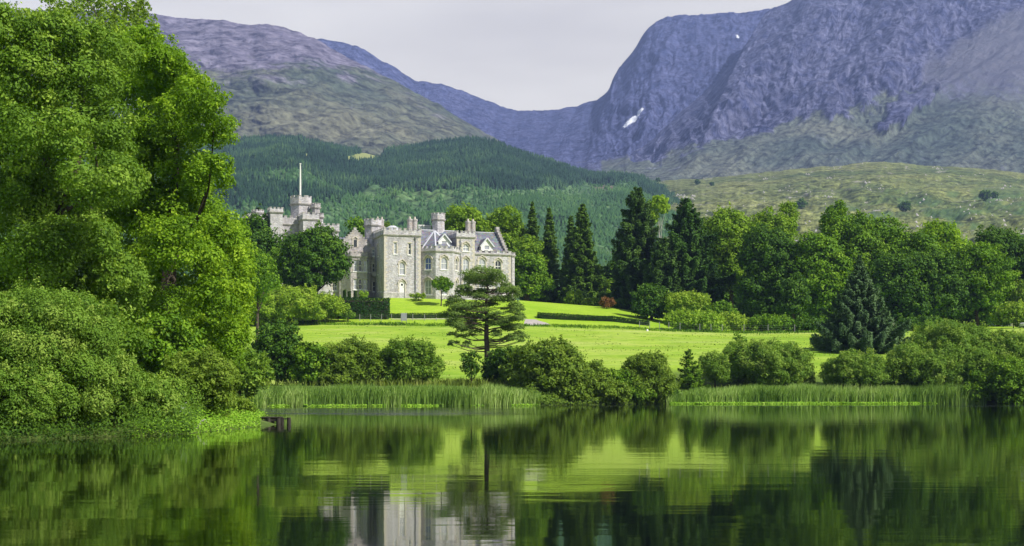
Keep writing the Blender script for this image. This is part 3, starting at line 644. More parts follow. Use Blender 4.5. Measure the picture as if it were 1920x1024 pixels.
def opening(p0, p1, a, w, z0, z1, glass='glass_pale', hood=True, arch=True, sur='buff', door=False, mull=True):
    """builds the window (or door) that fills an opening centred a metres along the wall p0->p1 and returns the opening"""
    p0 = np.array(p0, float); p1 = np.array(p1, float); d = p1 - p0; L = np.linalg.norm(d); d /= L
    al, ar = a - w / 2, a + w / 2
    e0, e1 = p0 + d * al, p0 + d * ar
    g = MB(); fw = .1
    if door:
        g.obox(e0 + d * .03, e1 - d * .03, z0 + .03, z1 - .02, -.10, .2)
        W_ = cbuild(g, 'door', 'white')
        h = MB(); m = (e0 + e1) / 2; h.obox(m - d * .17, m + d * .17, z1 - .75, z1 - .4, -.07, .3); cbuild(h, 'pane', 'glass_dark', W_)
        h = MB(); h.obox(e1 - d * .3, e1 - d * .2, z0 + .95, z0 + 1.1, -.05, .3); cbuild(h, 'handle', 'cope', W_)
    else:
        g.obox(e0, e0 + d * fw, z0, z1, -.12, .22); g.obox(e1 - d * fw, e1, z0, z1, -.12, .22)
        i0, i1 = e0 + d * fw, e1 - d * fw
        for z in (z0, z1 - .09, z0 + (z1 - z0) * .5 - .05): g.obox(i0, i1, z, z + .1, -.122, .218)
        if mull and w > .75:
            m = (e0 + e1) / 2; g.obox(m - d * .035, m + d * .035, z0 + .1, z1 - .1, -.14, .2)
        W_ = cbuild(g, 'window', 'white')
        h = MB(); h.obox(e0 + d * .02, e1 - d * .02, z0 + .02, z1 - .02, -.17, .21); cbuild(h, 'pane', glass, W_)
        h = MB(); h.obox(e0 - d * .18, e1 + d * .18, z0 - .16, z0 - .003, .09, .1); cbuild(h, 'sill', 'white', W_)
    h = MB(); sw = .2
    for k in range(int((z1 - z0) / .34)):
        ww = sw + (.12 if k % 2 else 0); zz = z0 + k * .34
        h.obox(e0 - d * ww, e0 - d * .003, zz, min(zz + .335, z1), .035, .1); h.obox(e1 + d * .003, e1 + d * ww, zz, min(zz + .335, z1), .037, .1)
    h.obox(e0 - d * sw, e1 + d * sw, z1 + .003, z1 + .24, .04, .1)
    if arch:   # pointed head: stone spandrels in the upper corners
        n = np.array([d[1], -d[0]])
        for s0, s1 in ((e0, 1), (e1, -1)):
            a_ = s0; b_ = s0 + d * s1 * w * .42
            f = [(*(a_ - n * .02), z1), (*(a_ - n * .02), z1 - w * .42), (*(b_ - n * .02), z1)]
            k = [(*(a_ - n * .11), z1), (*(a_ - n * .11), z1 - w * .42), (*(b_ - n * .11), z1)]
            h.face(f if s1 < 0 else f[::-1]); h.face([f[1], f[2], k[2], k[1]])
    cbuild(h, 'surround', sur, W_)
    if hood:
        h = MB(); n = np.array([d[1], -d[0]]); m = (e0 + e1) / 2; r = w / 2 + .32
        pts = [(-r - .12, z1 - .62), (-r, z1 - .38), (-r * .72, z1 + .12), (0, z1 + .5), (r * .72, z1 + .12), (r, z1 - .38), (r + .12, z1 - .62)]
        for i in range(6):
            if i in (0, 5) : continue
            A = m + d * pts[i][0] + n * .07; B = m + d * pts[i + 1][0] + n * .07
            h.beam((*A, pts[i][1]), (*B, pts[i + 1][1]), .2, .15)
        cbuild(h, 'hood_mould', 'buff', W_)
    return (al, ar, z0, z1)
def walls(name, poly, z0, z1, ops=None, mat='stone', cap=True):
    mb = MB(); ops = ops or {}
    for i in range(len(poly)): panel(mb, poly[i], poly[(i + 1) % len(poly)], z0, z1, ops.get(i, []))
    if cap: mb.face([(*p, z1) for p in poly])
    return cbuild(mb, name, mat)
def offset(poly, r):
    c = np.mean(poly, 0); n = len(poly); o = []
    for i in range(n):
        p = np.array(poly[i], float); a = p - np.array(poly[i - 1]); b = np.array(poly[(i + 1) % n]) - p
        a = a / np.linalg.norm(a); b = b / np.linalg.norm(b); na = np.array([a[1], -a[0]]); nb = np.array([b[1], -b[0]])
        m = na + nb; m = m / (m @ m) * 2; o.append(tuple(p + m * r))
    return o
def parapet(poly, zc, zt, step=.95, mat='stone', merlon=.42, thick=.32, name='parapet', edges=None):
    """corbelled string course at zc, crenellated parapet up to zt"""
    n = len(poly); mb = MB(); cp = MB(); E = edges if edges is not None else range(n)
    cp.prism(offset(poly, .16), zc - .14, zc); cp.prism(offset(poly, .24), zc + .002, zc + .13)
    P1 = offset(poly, .10); zb = zt - merlon
    inner = offset(poly, .1 - thick)
    for i in E:
        a, b = P1[i], P1[(i + 1) % n]; c, e = inner[(i + 1) % n], inner[i]
        mb.prism([a, b, c, e], zc + .132, zb)
        d = np.subtract(b, a); L = np.linalg.norm(d); d = d / L
        k = max(1, int(round((L - .5) / step))); w = L / (2 * k + 1)
        for q in range(k + 1):
            s0 = np.array(a) + d * (2 * q * w + (.004 if q == 0 else 0)); s1 = np.array(a) + d * ((2 * q + 1) * w - (.004 if q == k else 0))
            mb.obox(s0, s1, zb, zt - .1, -.002, thick - .01); cp.obox(s0 - d * .03, s1 + d * .03, zt - .098, zt, .05, thick + .04)
    o = cbuild(mb, name, mat); cbuild(cp, 'coping', 'cope', o); return o
def ngon(u, v, R, n=8, rot=22.5):
    return [(u + R * cos(radians(-90 - rot + 360 / n * i)), v + R * sin(radians(-90 - rot + 360 / n * i))) for i in range(n)]
def rect(u0, u1, v0, v1): return [(u0, v0), (u1, v0), (u1, v1), (u0, v1)]
def plinth(poly, h=.8, mat='stone'):
    mb = MB(); mb.prism(offset(poly, .1), -1.5, h, offset(poly, .1)); mb.prism(offset(poly, .1), h + .002, h + .14, offset(poly, .012)); cbuild(mb, 'plinth', 'cope' if mat == 'stone' else mat)
def quoins(pts, z0, z1):
    for (u, v, du, dv, eu, ev) in pts:
        mb = MB()
        k = 0; z = z0
        while z < z1:
            a, b = (.55, .3) if k % 2 else (.3, .55)
            p = np.array([u, v]); A = p - np.array([du, dv]) * a; B = p + np.array([eu, ev]) * b
            d1 = np.array([du, dv]); d2 = np.array([eu, ev]); n1 = np.array([d1[1], -d1[0]]); n2 = np.array([d2[1], -d2[0]])
            mb.prism([tuple(A + n1 * .02), tuple(p + n1 * .02 + d1 * .02), tuple(B + n2 * .02), tuple(B - n2 * .05), tuple(p - n1 * .05 - d1 * .0), tuple(A - n1 * .05)], z, min(z + .37, z1)); z += .385; k += 1
        cbuild(mb, 'quoins', 'buff')
def chimney(u, v, z0, z1, w=.95, n=2, d=.9, gap=.08):
    mb = MB(); cp = MB(); P_ = []
    for k in range(n):
        c = u + (k - (n - 1) / 2) * (w + gap); mb.prism(ngon(c, v, w * .55), z0, z1 - .3); cp.prism(ngon(c, v, w * .64), z1 - .298, z1 - .1); cp.prism(ngon(c, v, w * .56), z1 - .098, z1)
        pots = MB(); pots.prism(ngon(c, v, w * .26), z1 - .02, z1 + .42, ngon(c, v, w * .2)); P_.append(pots)
    mb.box(u - (w + gap) * n / 2 - .1, u + (w + gap) * n / 2 + .1, v - d * .6, v + d * .6, z0 - .5, z0 + .5)
    o = cbuild(mb, 'chimney', 'stoneL'); cbuild(cp, 'coping', 'cope', o); [cbuild(p, 'chimney_pot', 'buff', o) for p in P_]
def z_at(py, px, v): return ZZ(py, U(px, v), v)

# --- square tower
tR = U(788.8, 0); T1 = rect(0, tR, 0, 9.0)
e = (T1[0], T1[1]); zf = lambda py, px=750, v=0: z_at(py, px, v)
ops = [opening(*e, U(741, 0), .5, zf(476.5), zf(455), 'glass_pale', False, False), opening(*e, U(768, 0), .5, zf(477), zf(455.5), 'glass_dark', False, False),
       opening(*e, U(754, 0), .98, zf(515), zf(491.5), 'glass_pale'), opening(*e, U(754, 0), .95, zf(549), zf(527.5), door=True)]
es = (T1[3], T1[0])   # shaded left flank
L3 = 9.0
opl = [opening(*es, L3 - 4.2, .5, zf(512), zf(490), 'glass_dark', False, False), opening(*es, L3 - 4.2, .55, zf(478), zf(456), 'glass_dark', False, False), opening(*es, L3 - 4.0, .8, zf(545), zf(525), 'glass_dark', False, False)]
walls('tower_wall', T1, -1.5, zf(441), {0: ops, 3: opl}); parapet(T1, zf(441), zf(427.5)); plinth(rect(0, U(748.4, 0), 0, 9), zf(549.3))
mb = MB(); mb.prism(offset(rect(U(759.6, 0), tR, 0, 9), .098), -1.5, zf(549.3)); cbuild(mb, 'plinth', 'cope')
quoins([(0, 0, 0, -1, 1, 0), (tR, 0, 1, 0, 0, 1)], zf(549) + .3, zf(443))
mb = MB(); mb.tube([(U(779, -.12), -.13, -.5), (U(779, -.12), -.13, zf(447))], [.07, .07], 6); mb.box(U(779, -.1) - .13, U(779, -.1) + .13, -.26, -.03, zf(447), zf(447) + .3); cbuild(mb, 'drainpipe', 'slate')
mb = MB(); mb.prism(ngon(U(736, 4.5), 4.5, 1.15, 12, 0), zf(441), z_at(428, 736, 4.5), ngon(U(736, 4.5), 4.5, 1.15, 12, 0)); mb.prism(ngon(U(736, 4.5), 4.5, 1.2, 12, 0), z_at(427.9, 736, 4.5), z_at(423.5, 736, 4.5), ngon(U(736, 4.5), 4.5, .45, 12, 0)); cbuild(mb, 'roof_lantern', 'lead')
# --- octagonal stair turret behind it
def octo(px, v, wpx, ptop, pc, name='turret_wall', z0=-1, mat='stone', step=.8):
    u = U(px, v); D = Y0 + u * ST + v * CT; R = wpx / 2 / F * D - .1
    pl = ngon(u, v, R); walls(name, pl, z0, ZZ(pc, u, v), mat=mat); parapet(pl, ZZ(pc, u, v), ZZ(ptop, u, v), step, mat, .3, .25); return u, R
octo(699, 8.6, 33, 411, 424, mat='stone', step=.7)
chimney(U(712, 9.5), 9.5, z_at(430, 712, 9.5), z_at(411, 712, 9.5), .7, 2)
octo(821.6, 8.0, 26, 400, 413, step=.6)
chimney(U(773, 6.5), 6.5, z_at(440, 773, 6.5), z_at(411, 773, 6.5), .85, 2)
chimney(U(882, 5.2), 5.2, z_at(446, 882, 5.2), z_at(415, 882, 5.2), .85, 2)
mb = MB(); v_ = 10.5; u0, u1 = U(784, v_), U(808, v_); zt = z_at(422, 795, v_); zb_ = z_at(432, 795, v_)
mb.box(u0, u1, v_ - .15, v_ + .15, zt - .18, zt); mb.box(u0, u1, v_ - .15, v_ + .15, zb_ - 2.2, zb_)
for k in range(9): a = u0 + (u1 - u0) * (k + .5) / 9; mb.prism(ngon(a, v_, .1), zb_ + .002, zt - .182)
cbuild(mb, 'balustrade', 'white')
# --- octagonal bay tower
bc = (U(821, 2.5), 2.5); R8 = 4.02; B8 = ngon(*bc, R8)
EL = np.linalg.norm(np.subtract(B8[1], B8[0]))
def edge(i, B=B8): return B[i], B[(i + 1) % len(B)]
zz = lambda py: ZZ(py, bc[0], bc[1] - 3)
bops = {}
for i in range(8):
    if i in (6, 7, 0, 1, 2): pass
iF = min(range(8), key=lambda i: (B8[i][1] + B8[(i + 1) % 8][1]))
iL, iR, iLL = (iF - 1) % 8, (iF + 1) % 8, (iF - 2) % 8
bops[iL] = [opening(*edge(iL), EL * .5, 1.2, zz(506), zz(483), 'glass_painted_sky'), opening(*edge(iL), EL * .5, 1.25, zz(553), zz(524.5), 'glass_cream')]
bops[iF] = [opening(*edge(iF), EL * .5, 1.15, zz(506), zz(483), 'glass_pale'), opening(*edge(iF), EL * .5, 1.2, zz(553), zz(524.5), 'glass_pale')]
bops[iR] = [opening(*edge(iR), EL * .5, .9, zz(506), zz(484), 'glass_dark'), opening(*edge(iR), EL * .5, .9, zz(551), zz(525), 'glass_dark')]
walls('bay_wall', B8, -1.5, zz(472), bops); parapet(B8, zz(472), zz(462), .9)
mb = MB()
for i in range(8):
    if i not in bops: mb.obox(B8[i], B8[(i + 1) % 8], -1.5, .62, .08, .1)
    else:
        a, b = np.array(B8[i]), np.array(B8[(i + 1) % 8]); mb.obox(a, b, -1.5, zz(554.5), .08, .1)
cbuild(mb, 'plinth', 'cope')
# --- central range behind the bay, its roof and dormer
zE = z_at(462, 830, 4); zRd = z_at(433, 830, 7.5); c0, c1 = tR + .02, U(857, 4) + 1
walls('hall_wall', rect(c0, c1, 3.2, 12), -1.5, zE)
mb = MB()
mb.face([(c0, 3.0, zE), (c1, 3.0, zE), (c1, 7.6, zRd), (c0, 7.6, zRd)]); mb.face([(c1, 12.2, zE), (c0, 12.2, zE), (c0, 7.6, zRd), (c1, 7.6, zRd)])
mb.face([(c0, 3.0, zE), (c0, 7.6, zRd), (c0, 12.2, zE)]); mb.face([(c1, 12.2, zE), (c1, 7.6, zRd), (c1, 3.0, zE)])
rf = cbuild(mb, 'hall_roof', 'slate')
apx = (U(815, 5.2), 5.2, z_at(432.5, 815, 5.2)); bz = zz(466)
ring = [(*p, bz) for p in offset(B8, -.35)]
mb = MB()
for i in range(8): mb.face([ring[i], ring[(i + 1) % 8], apx])
br = cbuild(mb, 'bay_roof', 'slate')
mb = MB()
for i in range(8): mb.beam(ring[i], apx, .26, .12)
mb.beam((c0, 7.6, zRd + .05), (c1, 7.6, zRd + .05), .28, .16); cbuild(mb, 'lead_hip', 'lead', br)
def dormer(u, v, w, z0, z1, back, name='dormer'):
    """gabled dormer facing the loch: cheeks, slate roof, white gable"""
    ze = z0 + (z1 - z0) * .45
    mb = MB(); panel(mb, (u - w / 2, v), (u + w / 2, v), z0, ze, [(w * .3, w * .7, z0 + .35, ze - .02)], .12); mb.face([(u - w / 2, v, ze), (u + w / 2, v, ze), (u, v, z1)])
    mb.face([(u - w / 2, v + back, z0), (u - w / 2, v, z0), (u - w / 2, v, ze), (u - w / 2, v + back, ze)]); mb.face([(u + w / 2, v, z0), (u + w / 2, v + back, z0), (u + w / 2, v + back, ze), (u + w / 2, v, ze)])
    o = cbuild(mb, name, 'white')
    r = MB(); ov = .22
    for s in (-1, 1):
        A = (u + s * (w / 2 + ov), v - ov, ze - ov * 1.1); B = (u, v - ov, z1 + .12); C_ = (u, v + back + 1, z1 + .12); E_ = (u + s * (w / 2 + ov), v + back, ze - ov * 1.1)
        r.face([A, B, C_, E_]); r.face([tuple(np.add(p, (0, 0, -.1))) for p in (A, B, C_, E_)][::-1]); 
    cbuild(r, 'dormer_roof', 'slate', o)
    g = MB(); g.beam((u - w / 2 - ov, v - ov - .03, ze - ov * 1.1), (u, v - ov - .03, z1 + .1), .1, .22); g.beam((u + w / 2 + ov, v - ov - .032, ze - ov * 1.1), (u, v - ov - .032, z1 + .1), .1, .22); cbuild(g, 'bargeboard', 'lead', o)
    g = MB(); g.box(u - w * .18, u + w * .18, v + .09, v + .11, z0 + .37, ze - .05); cbuild(g, 'pane', 'glass_pale', o)
dormer(U(833, .6), .6, 2.1, z_at(462, 833, .6), z_at(440, 833, .6), 3.2)
# --- narrow tower
v2 = .9; a0, a1 = U(856.5, v2), U(890, v2); T2 = rect(a0, a1, v2, v2 + 5); z2 = lambda py: z_at(py, 872, v2)
e2 = (T2[0], T2[1]); w2 = U(873.5, v2) - a0
walls('stair_tower_wall', T2, -1.5, z2(445), {0: [opening(*e2, w2, 1.1, z2(471), z2(457.5)), opening(*e2, w2, 1.1, z2(509), z2(484.5)), opening(*e2, w2, 1.1, z2(550), z2(526))]})
parapet(T2, z2(445), z2(433), .8); quoins([(a0, v2, 0, -1, 1, 0), (a1, v2, 1, 0, 0, 1)], .3, z2(447))
mb = MB(); q = U(863.3, v2 - .12); mb.tube([(q, v2 - .12, -.5), (q, v2 - .12, z2(449))], [.065, .065], 6); cbuild(mb, 'drainpipe', 'slate')
# --- right wing with crow-stepped gable
v3 = 1.6; b0, b1 = a1 + .02, U(957.6, v3); Wg = rect(b0, b1, v3, v3 + 11); z3 = lambda py: z_at(py, 925, v3); e3 = (Wg[0], Wg[1])
walls('wing_wall', Wg, -1.5, z3(477.5), {0: [opening(*e3, U(904, v3) - b0, 1.25, z3(508), z3(485)), opening(*e3, U(934, v3) - b0, 1.15, z3(511), z3(487.5), 'glass_dark'),
      opening(*e3, U(904, v3) - b0, 1.25, z3(551), z3(528)), opening(*e3, U(934, v3) - b0, 1.25, z3(551), z3(528))]})
parapet(Wg, z3(477.5), z3(470), 1.1, edges=[0, 1, 2]); plinth(rect(b0 + .1, b1, v3, v3 + 11), z3(552))
quoins([(b1, v3, 1, 0, 0, 1)], z3(551), z3(479))
vr = v3 + 6.0; zr3 = z_at(436.5, 912, vr); zl = z3(477) + .1; mb = MB(); g1 = b1 - .75
mb.face([(b0 + .01, v3 + .45, zl), (g1, v3 + .45, zl), (g1, vr, zr3), (b0 + .01, vr, zr3)]); mb.face([(g1, v3 + 10.6, zl), (b0 + .01, v3 + 10.6, zl), (b0 + .01, vr, zr3), (g1, vr, zr3)]); mb.face([(b0 + .01, v3 + .45, zl), (b0 + .01, vr, zr3), (b0 + .01, v3 + 10.6, zl)])
wr = cbuild(mb, 'wing_roof', 'slate'); mb = MB(); mb.beam((b0 + .02, vr, zr3 + .04), (g1, vr, zr3 + .04), .25, .14); cbuild(mb, 'lead_ridge', 'lead', wr)
mb = MB(); cp = MB(); K = 9
for k in range(K):
    t0 = v3 + .4 + (vr - v3 - .4) * k / K; t1 = 2 * vr - t0; h0 = zl + (zr3 + .55 - zl) * k / K; h1 = zl + (zr3 + .55 - zl) * (k + 1) / K
    mb.box(g1, g1 + .5, t0, t1, h0, h1)
    for s0, s1 in ((t0, t0 + (vr - v3) / K + .06), (t1 - (vr - v3) / K - .06, t1)): cp.box(g1 - .06, g1 + .56, s0 - .04, s1, h1 + .002, h1 + .12)
cp.box(g1 - .07, g1 + .57, vr - .4, vr + .4, h1 + .13, h1 + .55)
gb = cbuild(mb, 'crow_stepped_gable', 'stoneL'); cbuild(cp, 'coping', 'cope', gb)
dormer(U(913, v3 + .7), v3 + .7, 2.2, z_at(471, 913, v3 + .7), z_at(447.5, 913, v3 + .7), 3.0)
octo(960.5, v3 + 1.9, 11, 474, 480, step=.6)
# --- left wing with stepped gable and canted bay
v4 = 6.4; l0, l1 = U(637, v4), .1; z4 = lambda py, px=666: z_at(py, px, v4); Lw = rect(l0, l1, v4, v4 + 12); e4 = (Lw[0], Lw[1])
ws = [opening(*e4, U(653, v4) - l0, .7, z4(541), z4(522), 'glass_dark', False, False), opening(*e4, U(704, v4) - l0, 1.0, z4(546), z4(526.5), 'glass_dark', False, False), opening(*e4, U(702, v4) - l0, .8, z4(510), z4(493), 'glass_dark', False, False), opening(*e4, U(700.5, v4) - l0, .6, z4(479), z4(466.5), 'glass_pale', False, False)]
walls('west_wing_wall', Lw, -1.5, z4(461), {0: ws}, mat='stoneL')
gc = U(666, v4); gw = U(695, v4) - gc; zg0 = z4(461); zg1 = z4(433); mb = MB(); cp = MB(); K = 7
for k in range(K):
    hw = gw * (1 - k / K) + .12; h0 = zg0 + (zg1 - zg0) * k / K; h1 = zg0 + (zg1 - zg0) * (k + 1) / K; sw = gw / K
    mb.box(gc - hw, gc + hw, v4, v4 + .55, h0 + (.002 if k == 0 else 0), h1)
    for s in (-1, 1): a, b = sorted((gc + s * (hw - sw - .05), gc + s * (hw + .04))); cp.box(a, b, v4 - .06, v4 + .61, h1 + .002, h1 + .11)
cp.box(gc - .25, gc + .25, v4 + .05, v4 + .5, zg1 + .112, zg1 + .6)
gb = cbuild(mb, 'crow_stepped_gable', 'stoneL'); cbuild(cp, 'coping', 'cope', gb)
mb = MB(); mb.obox((gc - .3, v4), (gc + .3, v4), z4(463), z4(450), .03, .1); cbuild(mb, 'niche_shade', 'glass_dark', gb)  # flat dark slab on the wall face imitates a hollow's shade
mb = MB(); mb.obox((gc - .55, v4), (gc - .305, v4), z4(463.5), z4(448), .08, .1); mb.obox((gc + .305, v4), (gc + .55, v4), z4(463.5), z4(448), .08, .1); mb.beam((gc - .6, v4 - .06, z4(448)), (gc, v4 - .06, z4(443)), .16, .2); mb.beam((gc + .6, v4 - .062, z4(448)), (gc, v4 - .062, z4(443)), .16, .2); cbuild(mb, 'niche_surround', 'buff', gb)
mb = MB(); zr4 = z4(441, 650)
mb.face([(gc - gw, v4 + .5, zg0), (gc, v4 + .5, zg1 - .5), (gc, v4 + 12, zg1 - .5), (gc - gw, v4 + 12, zg0)]); mb.face([(gc + gw, v4 + .5, zg0), (gc + gw, v4 + 12, zg0), (gc, v4 + 12, zg1 - .5), (gc, v4 + .5, zg1 - .5)])
mb.face([(l0 - .2, v4 + 1.5, zg0 - .1), (gc, v4 + 1.5, zg0 - .1), (gc, v4 + 6.5, zg1 - .55), (l0 - .2, v4 + 6.5, zg1 - .55)]); mb.face([(l0 - .2, v4 + 11.5, zg0), (gc, v4 + 11.5, zg0), (gc, v4 + 6.5, zg1 - .55), (l0 - .2, v4 + 6.5, zg1 - .55)][::-1])
cbuild(mb, 'west_wing_roof', 'slate')
q = 1.65; p0, p1 = U(657.5, v4 - q), U(688.5, v4 - q); CB = [(p0 - q * .9, v4), (p0, v4 - q), (p1, v4 - q), (p1 + q * .75, v4), (p1 + q * .75, v4 + .4), (p0 - q * .9, v4 + .4)]
zb4 = lambda py: z_at(py, 673, v4 - q); cops = []
for pxc in (666.3, 675.5, 684.5):
    for lo, hi in ((509, 487.5), (543, 523)):
        cops.append(opening(CB[1], CB[2], U(pxc, v4 - q) - p0, .62, zb4(lo), zb4(hi), 'glass_pale' if pxc != 675.5 else 'glass_dark', False, False, 'stoneL', mull=False))
side = [opening(CB[2], CB[3], 1.0, .5, zb4(lo), zb4(hi), 'glass_dark', False, False, 'stoneL') for lo, hi in ((509, 487.5), (543, 523))]
walls('canted_bay_wall', CB, -1.5, zb4(481), {1: cops, 2: side}, mat='stoneL'); parapet(CB, zb4(481), zb4(472), .7, 'stoneL', .3, edges=[0, 1, 2])
mb = MB(); q_ = U(690.5, v4 - 1.9); mb.tube([(q_, v4 - 1.75, -.5), (q_, v4 - 1.75, zb4(483))], [.06, .06], 6); cbuild(mb, 'drainpipe', 'slate')
mb = MB(); mb.box(U(698.5, v4 - .9), -.02, v4 - .8, v4 - .01, z4(518), z4(514.5)); mb.box(U(698.5, v4 - .9), -.02, v4 - .82, v4 - .7, z4(514.3), z4(509)); cbuild(mb, 'balcony', 'stoneL')
mb = MB(); mb.beam((l1, v4 - .1, z4(513)), (l0, v4 - .1, z4(513)), .06, .14); mb.beam((l1, v4 - .1, z4(482)), (l0, v4 - .1, z4(482)), .06, .14); cbuild(mb, 'string_course', 'buff')
# --- the old keep at the left end
def block(px0, px1, v, depth, ptop, pc, step=.9, mat='stone', name='keep_wall', ops=None):
    a, b = U(px0, v), U(px1, v); m = (px0 + px1) / 2; pl = rect(a, b, v, v + depth)
    walls(name, pl, -1.5, z_at(pc, m, v), ops, mat); parapet(pl, z_at(pc, m, v), z_at(ptop, m, v), step, mat, .36); return pl
v5 = 7.6
kw = U(597, v5)
block(597, 635, v5, 9, 419, 433, ops={0: [opening((kw, v5), (kw + 5, v5), U(612, v5) - kw, .7, z_at(478, 612, v5), z_at(460, 612, v5), 'glass_dark', False, False), opening((kw, v5), (kw + 5, v5), U(628, v5) - kw, .8, z_at(545, 628, v5), z_at(530, 628, v5), 'glass_dark', False, False)]})
block(568.5, 597.5, 9.5, 4, 398.5, 411.5, .8)
octo(601.5, 10.8, 11, 400, 408, step=.6)
block(512, 569, 13, 10, 404.5, 421, 1.0)
block(507, 530, 11.5, 2.6, 388.5, 398, .7)
octo(564, 17, 40, 368.5, 384.5, step=.7)
octo(592, 15, 18, 381.5, 390, step=.6)
block(466, 512, 20, 8, 401, 412, 1.0)
octo(483, 22, 24, 394, 400, step=.7)
uF, vF = U(563, 17), 17; mb = MB(); zt = ZZ(308, uF, vF); zb_ = ZZ(384, uF, vF)
mb.tube([(uF, vF, zb_), (uF, vF, zb_ + (zt - zb_) * .5), (uF, vF, zt)], [.19, .16, .10], 8); mb.prism(ngon(uF, vF, .18), zt, zt + .16); fp = cbuild(mb, 'flagpole', 'white')
mb = MB(); mb.beam((uF + .2, vF, zb_ + 3.2), (uF + .2, vF, zt - .3), .03); cbuild(mb, 'halyard', 'post', fp)

# ------------------------------------------------------------------ gravel and hedges by the lawn
def draped(name, poly_px, mat, **k):
    """poly given as rows of (D, px_left, px_right)"""
    V = []; n = 24
    for D, a, b in poly_px:
        for i in range(n):
            px = a + (b - a) * i / (n - 1); x = (px - CX) / F * D; V.append((x, D, gz1(x, D) + .03))
    return tag(mesh_obj(name, V, grid_faces(len(poly_px), n), mat, smooth=True), kind='structure', **k)
M['gravel'] = plain('gravel', (.40, .36, .33), .9, .1, .15, 1.5)
draped('gravel_path', [(231.6, 985, 1040), (233, 984, 1036), (235, 983, 1031), (236.5, 983, 1024), (238, 984, 1012), (239.4, 986, 1004)], M['gravel'])
draped('path', [(239.0, 736, 985), (239.6, 736, 985)], M['gravel'])
def hedge(name, label, a, b, h, w, mat, leaf=.16, dens=1.5, group=None, box_top=.06):
    """clipped hedge between ground points a and b; a leafy skin over a woody core"""
    SEED[0] += 1; rng = np.random.default_rng(SEED[0]); a = np.array(a, float); b = np.array(b, float); L = np.linalg.norm(b - a); d = (b - a) / L; nn = np.array([-d[1], d[0]])
    za = gz1(*a); root = empty(name, (a[0], a[1], za)); tag(root, label, 'hedge', group)
    n = int(dens * L * (2 * h + w) / (leaf * leaf * .3)); s = rng.random(n) * L; q = rng.random(n) * (2 * h + w)
    zz = np.where(q < h, q, np.where(q < h + w, h, 2 * h + w - q)); off = np.where(q < h, -w / 2, np.where(q < h + w, q - h - w / 2, w / 2))
    nrm = np.where((q < h)[:, None], np.append(-nn, 0), np.where((q < h + w)[:, None], np.array([0, 0, 1.]), np.append(nn, 0)))
    pxy = a + d * s[:, None] + nn * off[:, None]; g = gz(pxy[:, 0], pxy[:, 1]); k = (fbm(s * .8, zz * 1.5, 2, 3) - .5) * .3
    C = np.stack([pxy[:, 0] - a[0], pxy[:, 1] - a[1], g - za + zz], -1) + nrm * (k + rng.normal(size=n) * box_top)[:, None]
    crown_mesh('foliage', C, unit(nrm + rng.normal(size=(n, 3)) * .5), np.clip(.45 + (k * 1.2) + rng.normal(size=n) * .15, 0, 1), leaf, M[mat], root, rng)
    for e_, s_ in ((0., -1), (L, 1)):
        m_ = int(dens * h * w / (leaf * leaf * .3)); q1 = rng.uniform(-w / 2, w / 2, m_); q2 = rng.random(m_) * h; pp = a + d * e_ + nn * q1[:, None]
        Ce = np.stack([pp[:, 0] - a[0] + d[0] * s_ * .08, pp[:, 1] - a[1] + d[1] * s_ * .08, gz(pp[:, 0], pp[:, 1]) - za + q2], -1) + rng.normal(size=(m_, 3)) * .06
        crown_mesh('end_foliage', Ce, unit(np.array([d[0] * s_, d[1] * s_, .2]) + rng.normal(size=(m_, 3)) * .5), np.clip(.45 + rng.normal(size=m_) * .15, 0, 1), leaf, M[mat], root, rng)
    mb = MB(); K = max(2, int(L / 2))
    for i in range(K):
        p = a + d * L * i / K; p2 = a + d * L * (i + 1) / K; z = min(gz1(*p), gz1(*p2)) - za
        mb.prism([tuple(p - a - nn * (w / 2 - .12)), tuple(p2 - a - nn * (w / 2 - .12)), tuple(p2 - a + nn * (w / 2 - .12)), tuple(p - a + nn * (w / 2 - .12))], z - .3, z + h - .14)
    mb.build('stems', M['bark'], root); return root
hx = lambda px, D: ((px - CX) / F * D, D)
hedge('clipped_hedge', 'tall dark clipped hedge left of the castle lawn', hx(630, 240.5), hx(728, 240), 2.9, 2.2, 'hedge', .2)
hedge('clipped_hedge', 'low dark strip of hedge below the lawn, left of the pine', hx(733, 240.3), hx(905, 240.3), .55, .7, 'hedge', .14)
hedge('clipped_hedge', 'low long strip of hedge below the lawn, right of the gravel', hx(1009, 240.6), hx(1216, 238.8), .75, .8, 'hedge', .14)

# ------------------------------------------------------------------ big trees on the left bank
def plobes(lst, D, rng, jd=2.5):
    return [((px - CX) / F * (D + dd), D + dd, CH + (HY - py) / F * (D + dd), r * 1.12 / F * D) for (px, py, r) in lst for dd in [rng.normal() * jd]] + [((px - CX) / F * (D + dd), D + dd, CH + (HY - py - r * .1) / F * (D + dd), r * 1.1 / F * D) for (px, py, r) in lst for dd in [3.6 + rng.normal() * jd * .4]]
rr_ = np.random.default_rng(4)
A_ = [(255, 95, 52), (300, 120, 48), (250, 170, 62), (325, 160, 50), (372, 190, 42), (320, 235, 62), (400, 247, 36), (245, 285, 62), (395, 325, 36), (335, 330, 60), (262, 395, 72), (370, 395, 50), (395, 450, 52), (425, 500, 40), (330, 470, 66), (262, 510, 70), (415, 560, 48), (350, 570, 66), (430, 620, 38), (285, 600, 66), (390, 650, 52), (300, 680, 60)]
broadleaf('tree', 'tall bright green sycamore at the edge of the left bank, nearest the castle', 'tree', plobes(A_, 74, rr_, 2.2), (*hx(300, 74), gz1(*hx(300, 74))), 'sycamore', .155, 1.1, .5, nlimb=6, fork=.22, backk=.7)
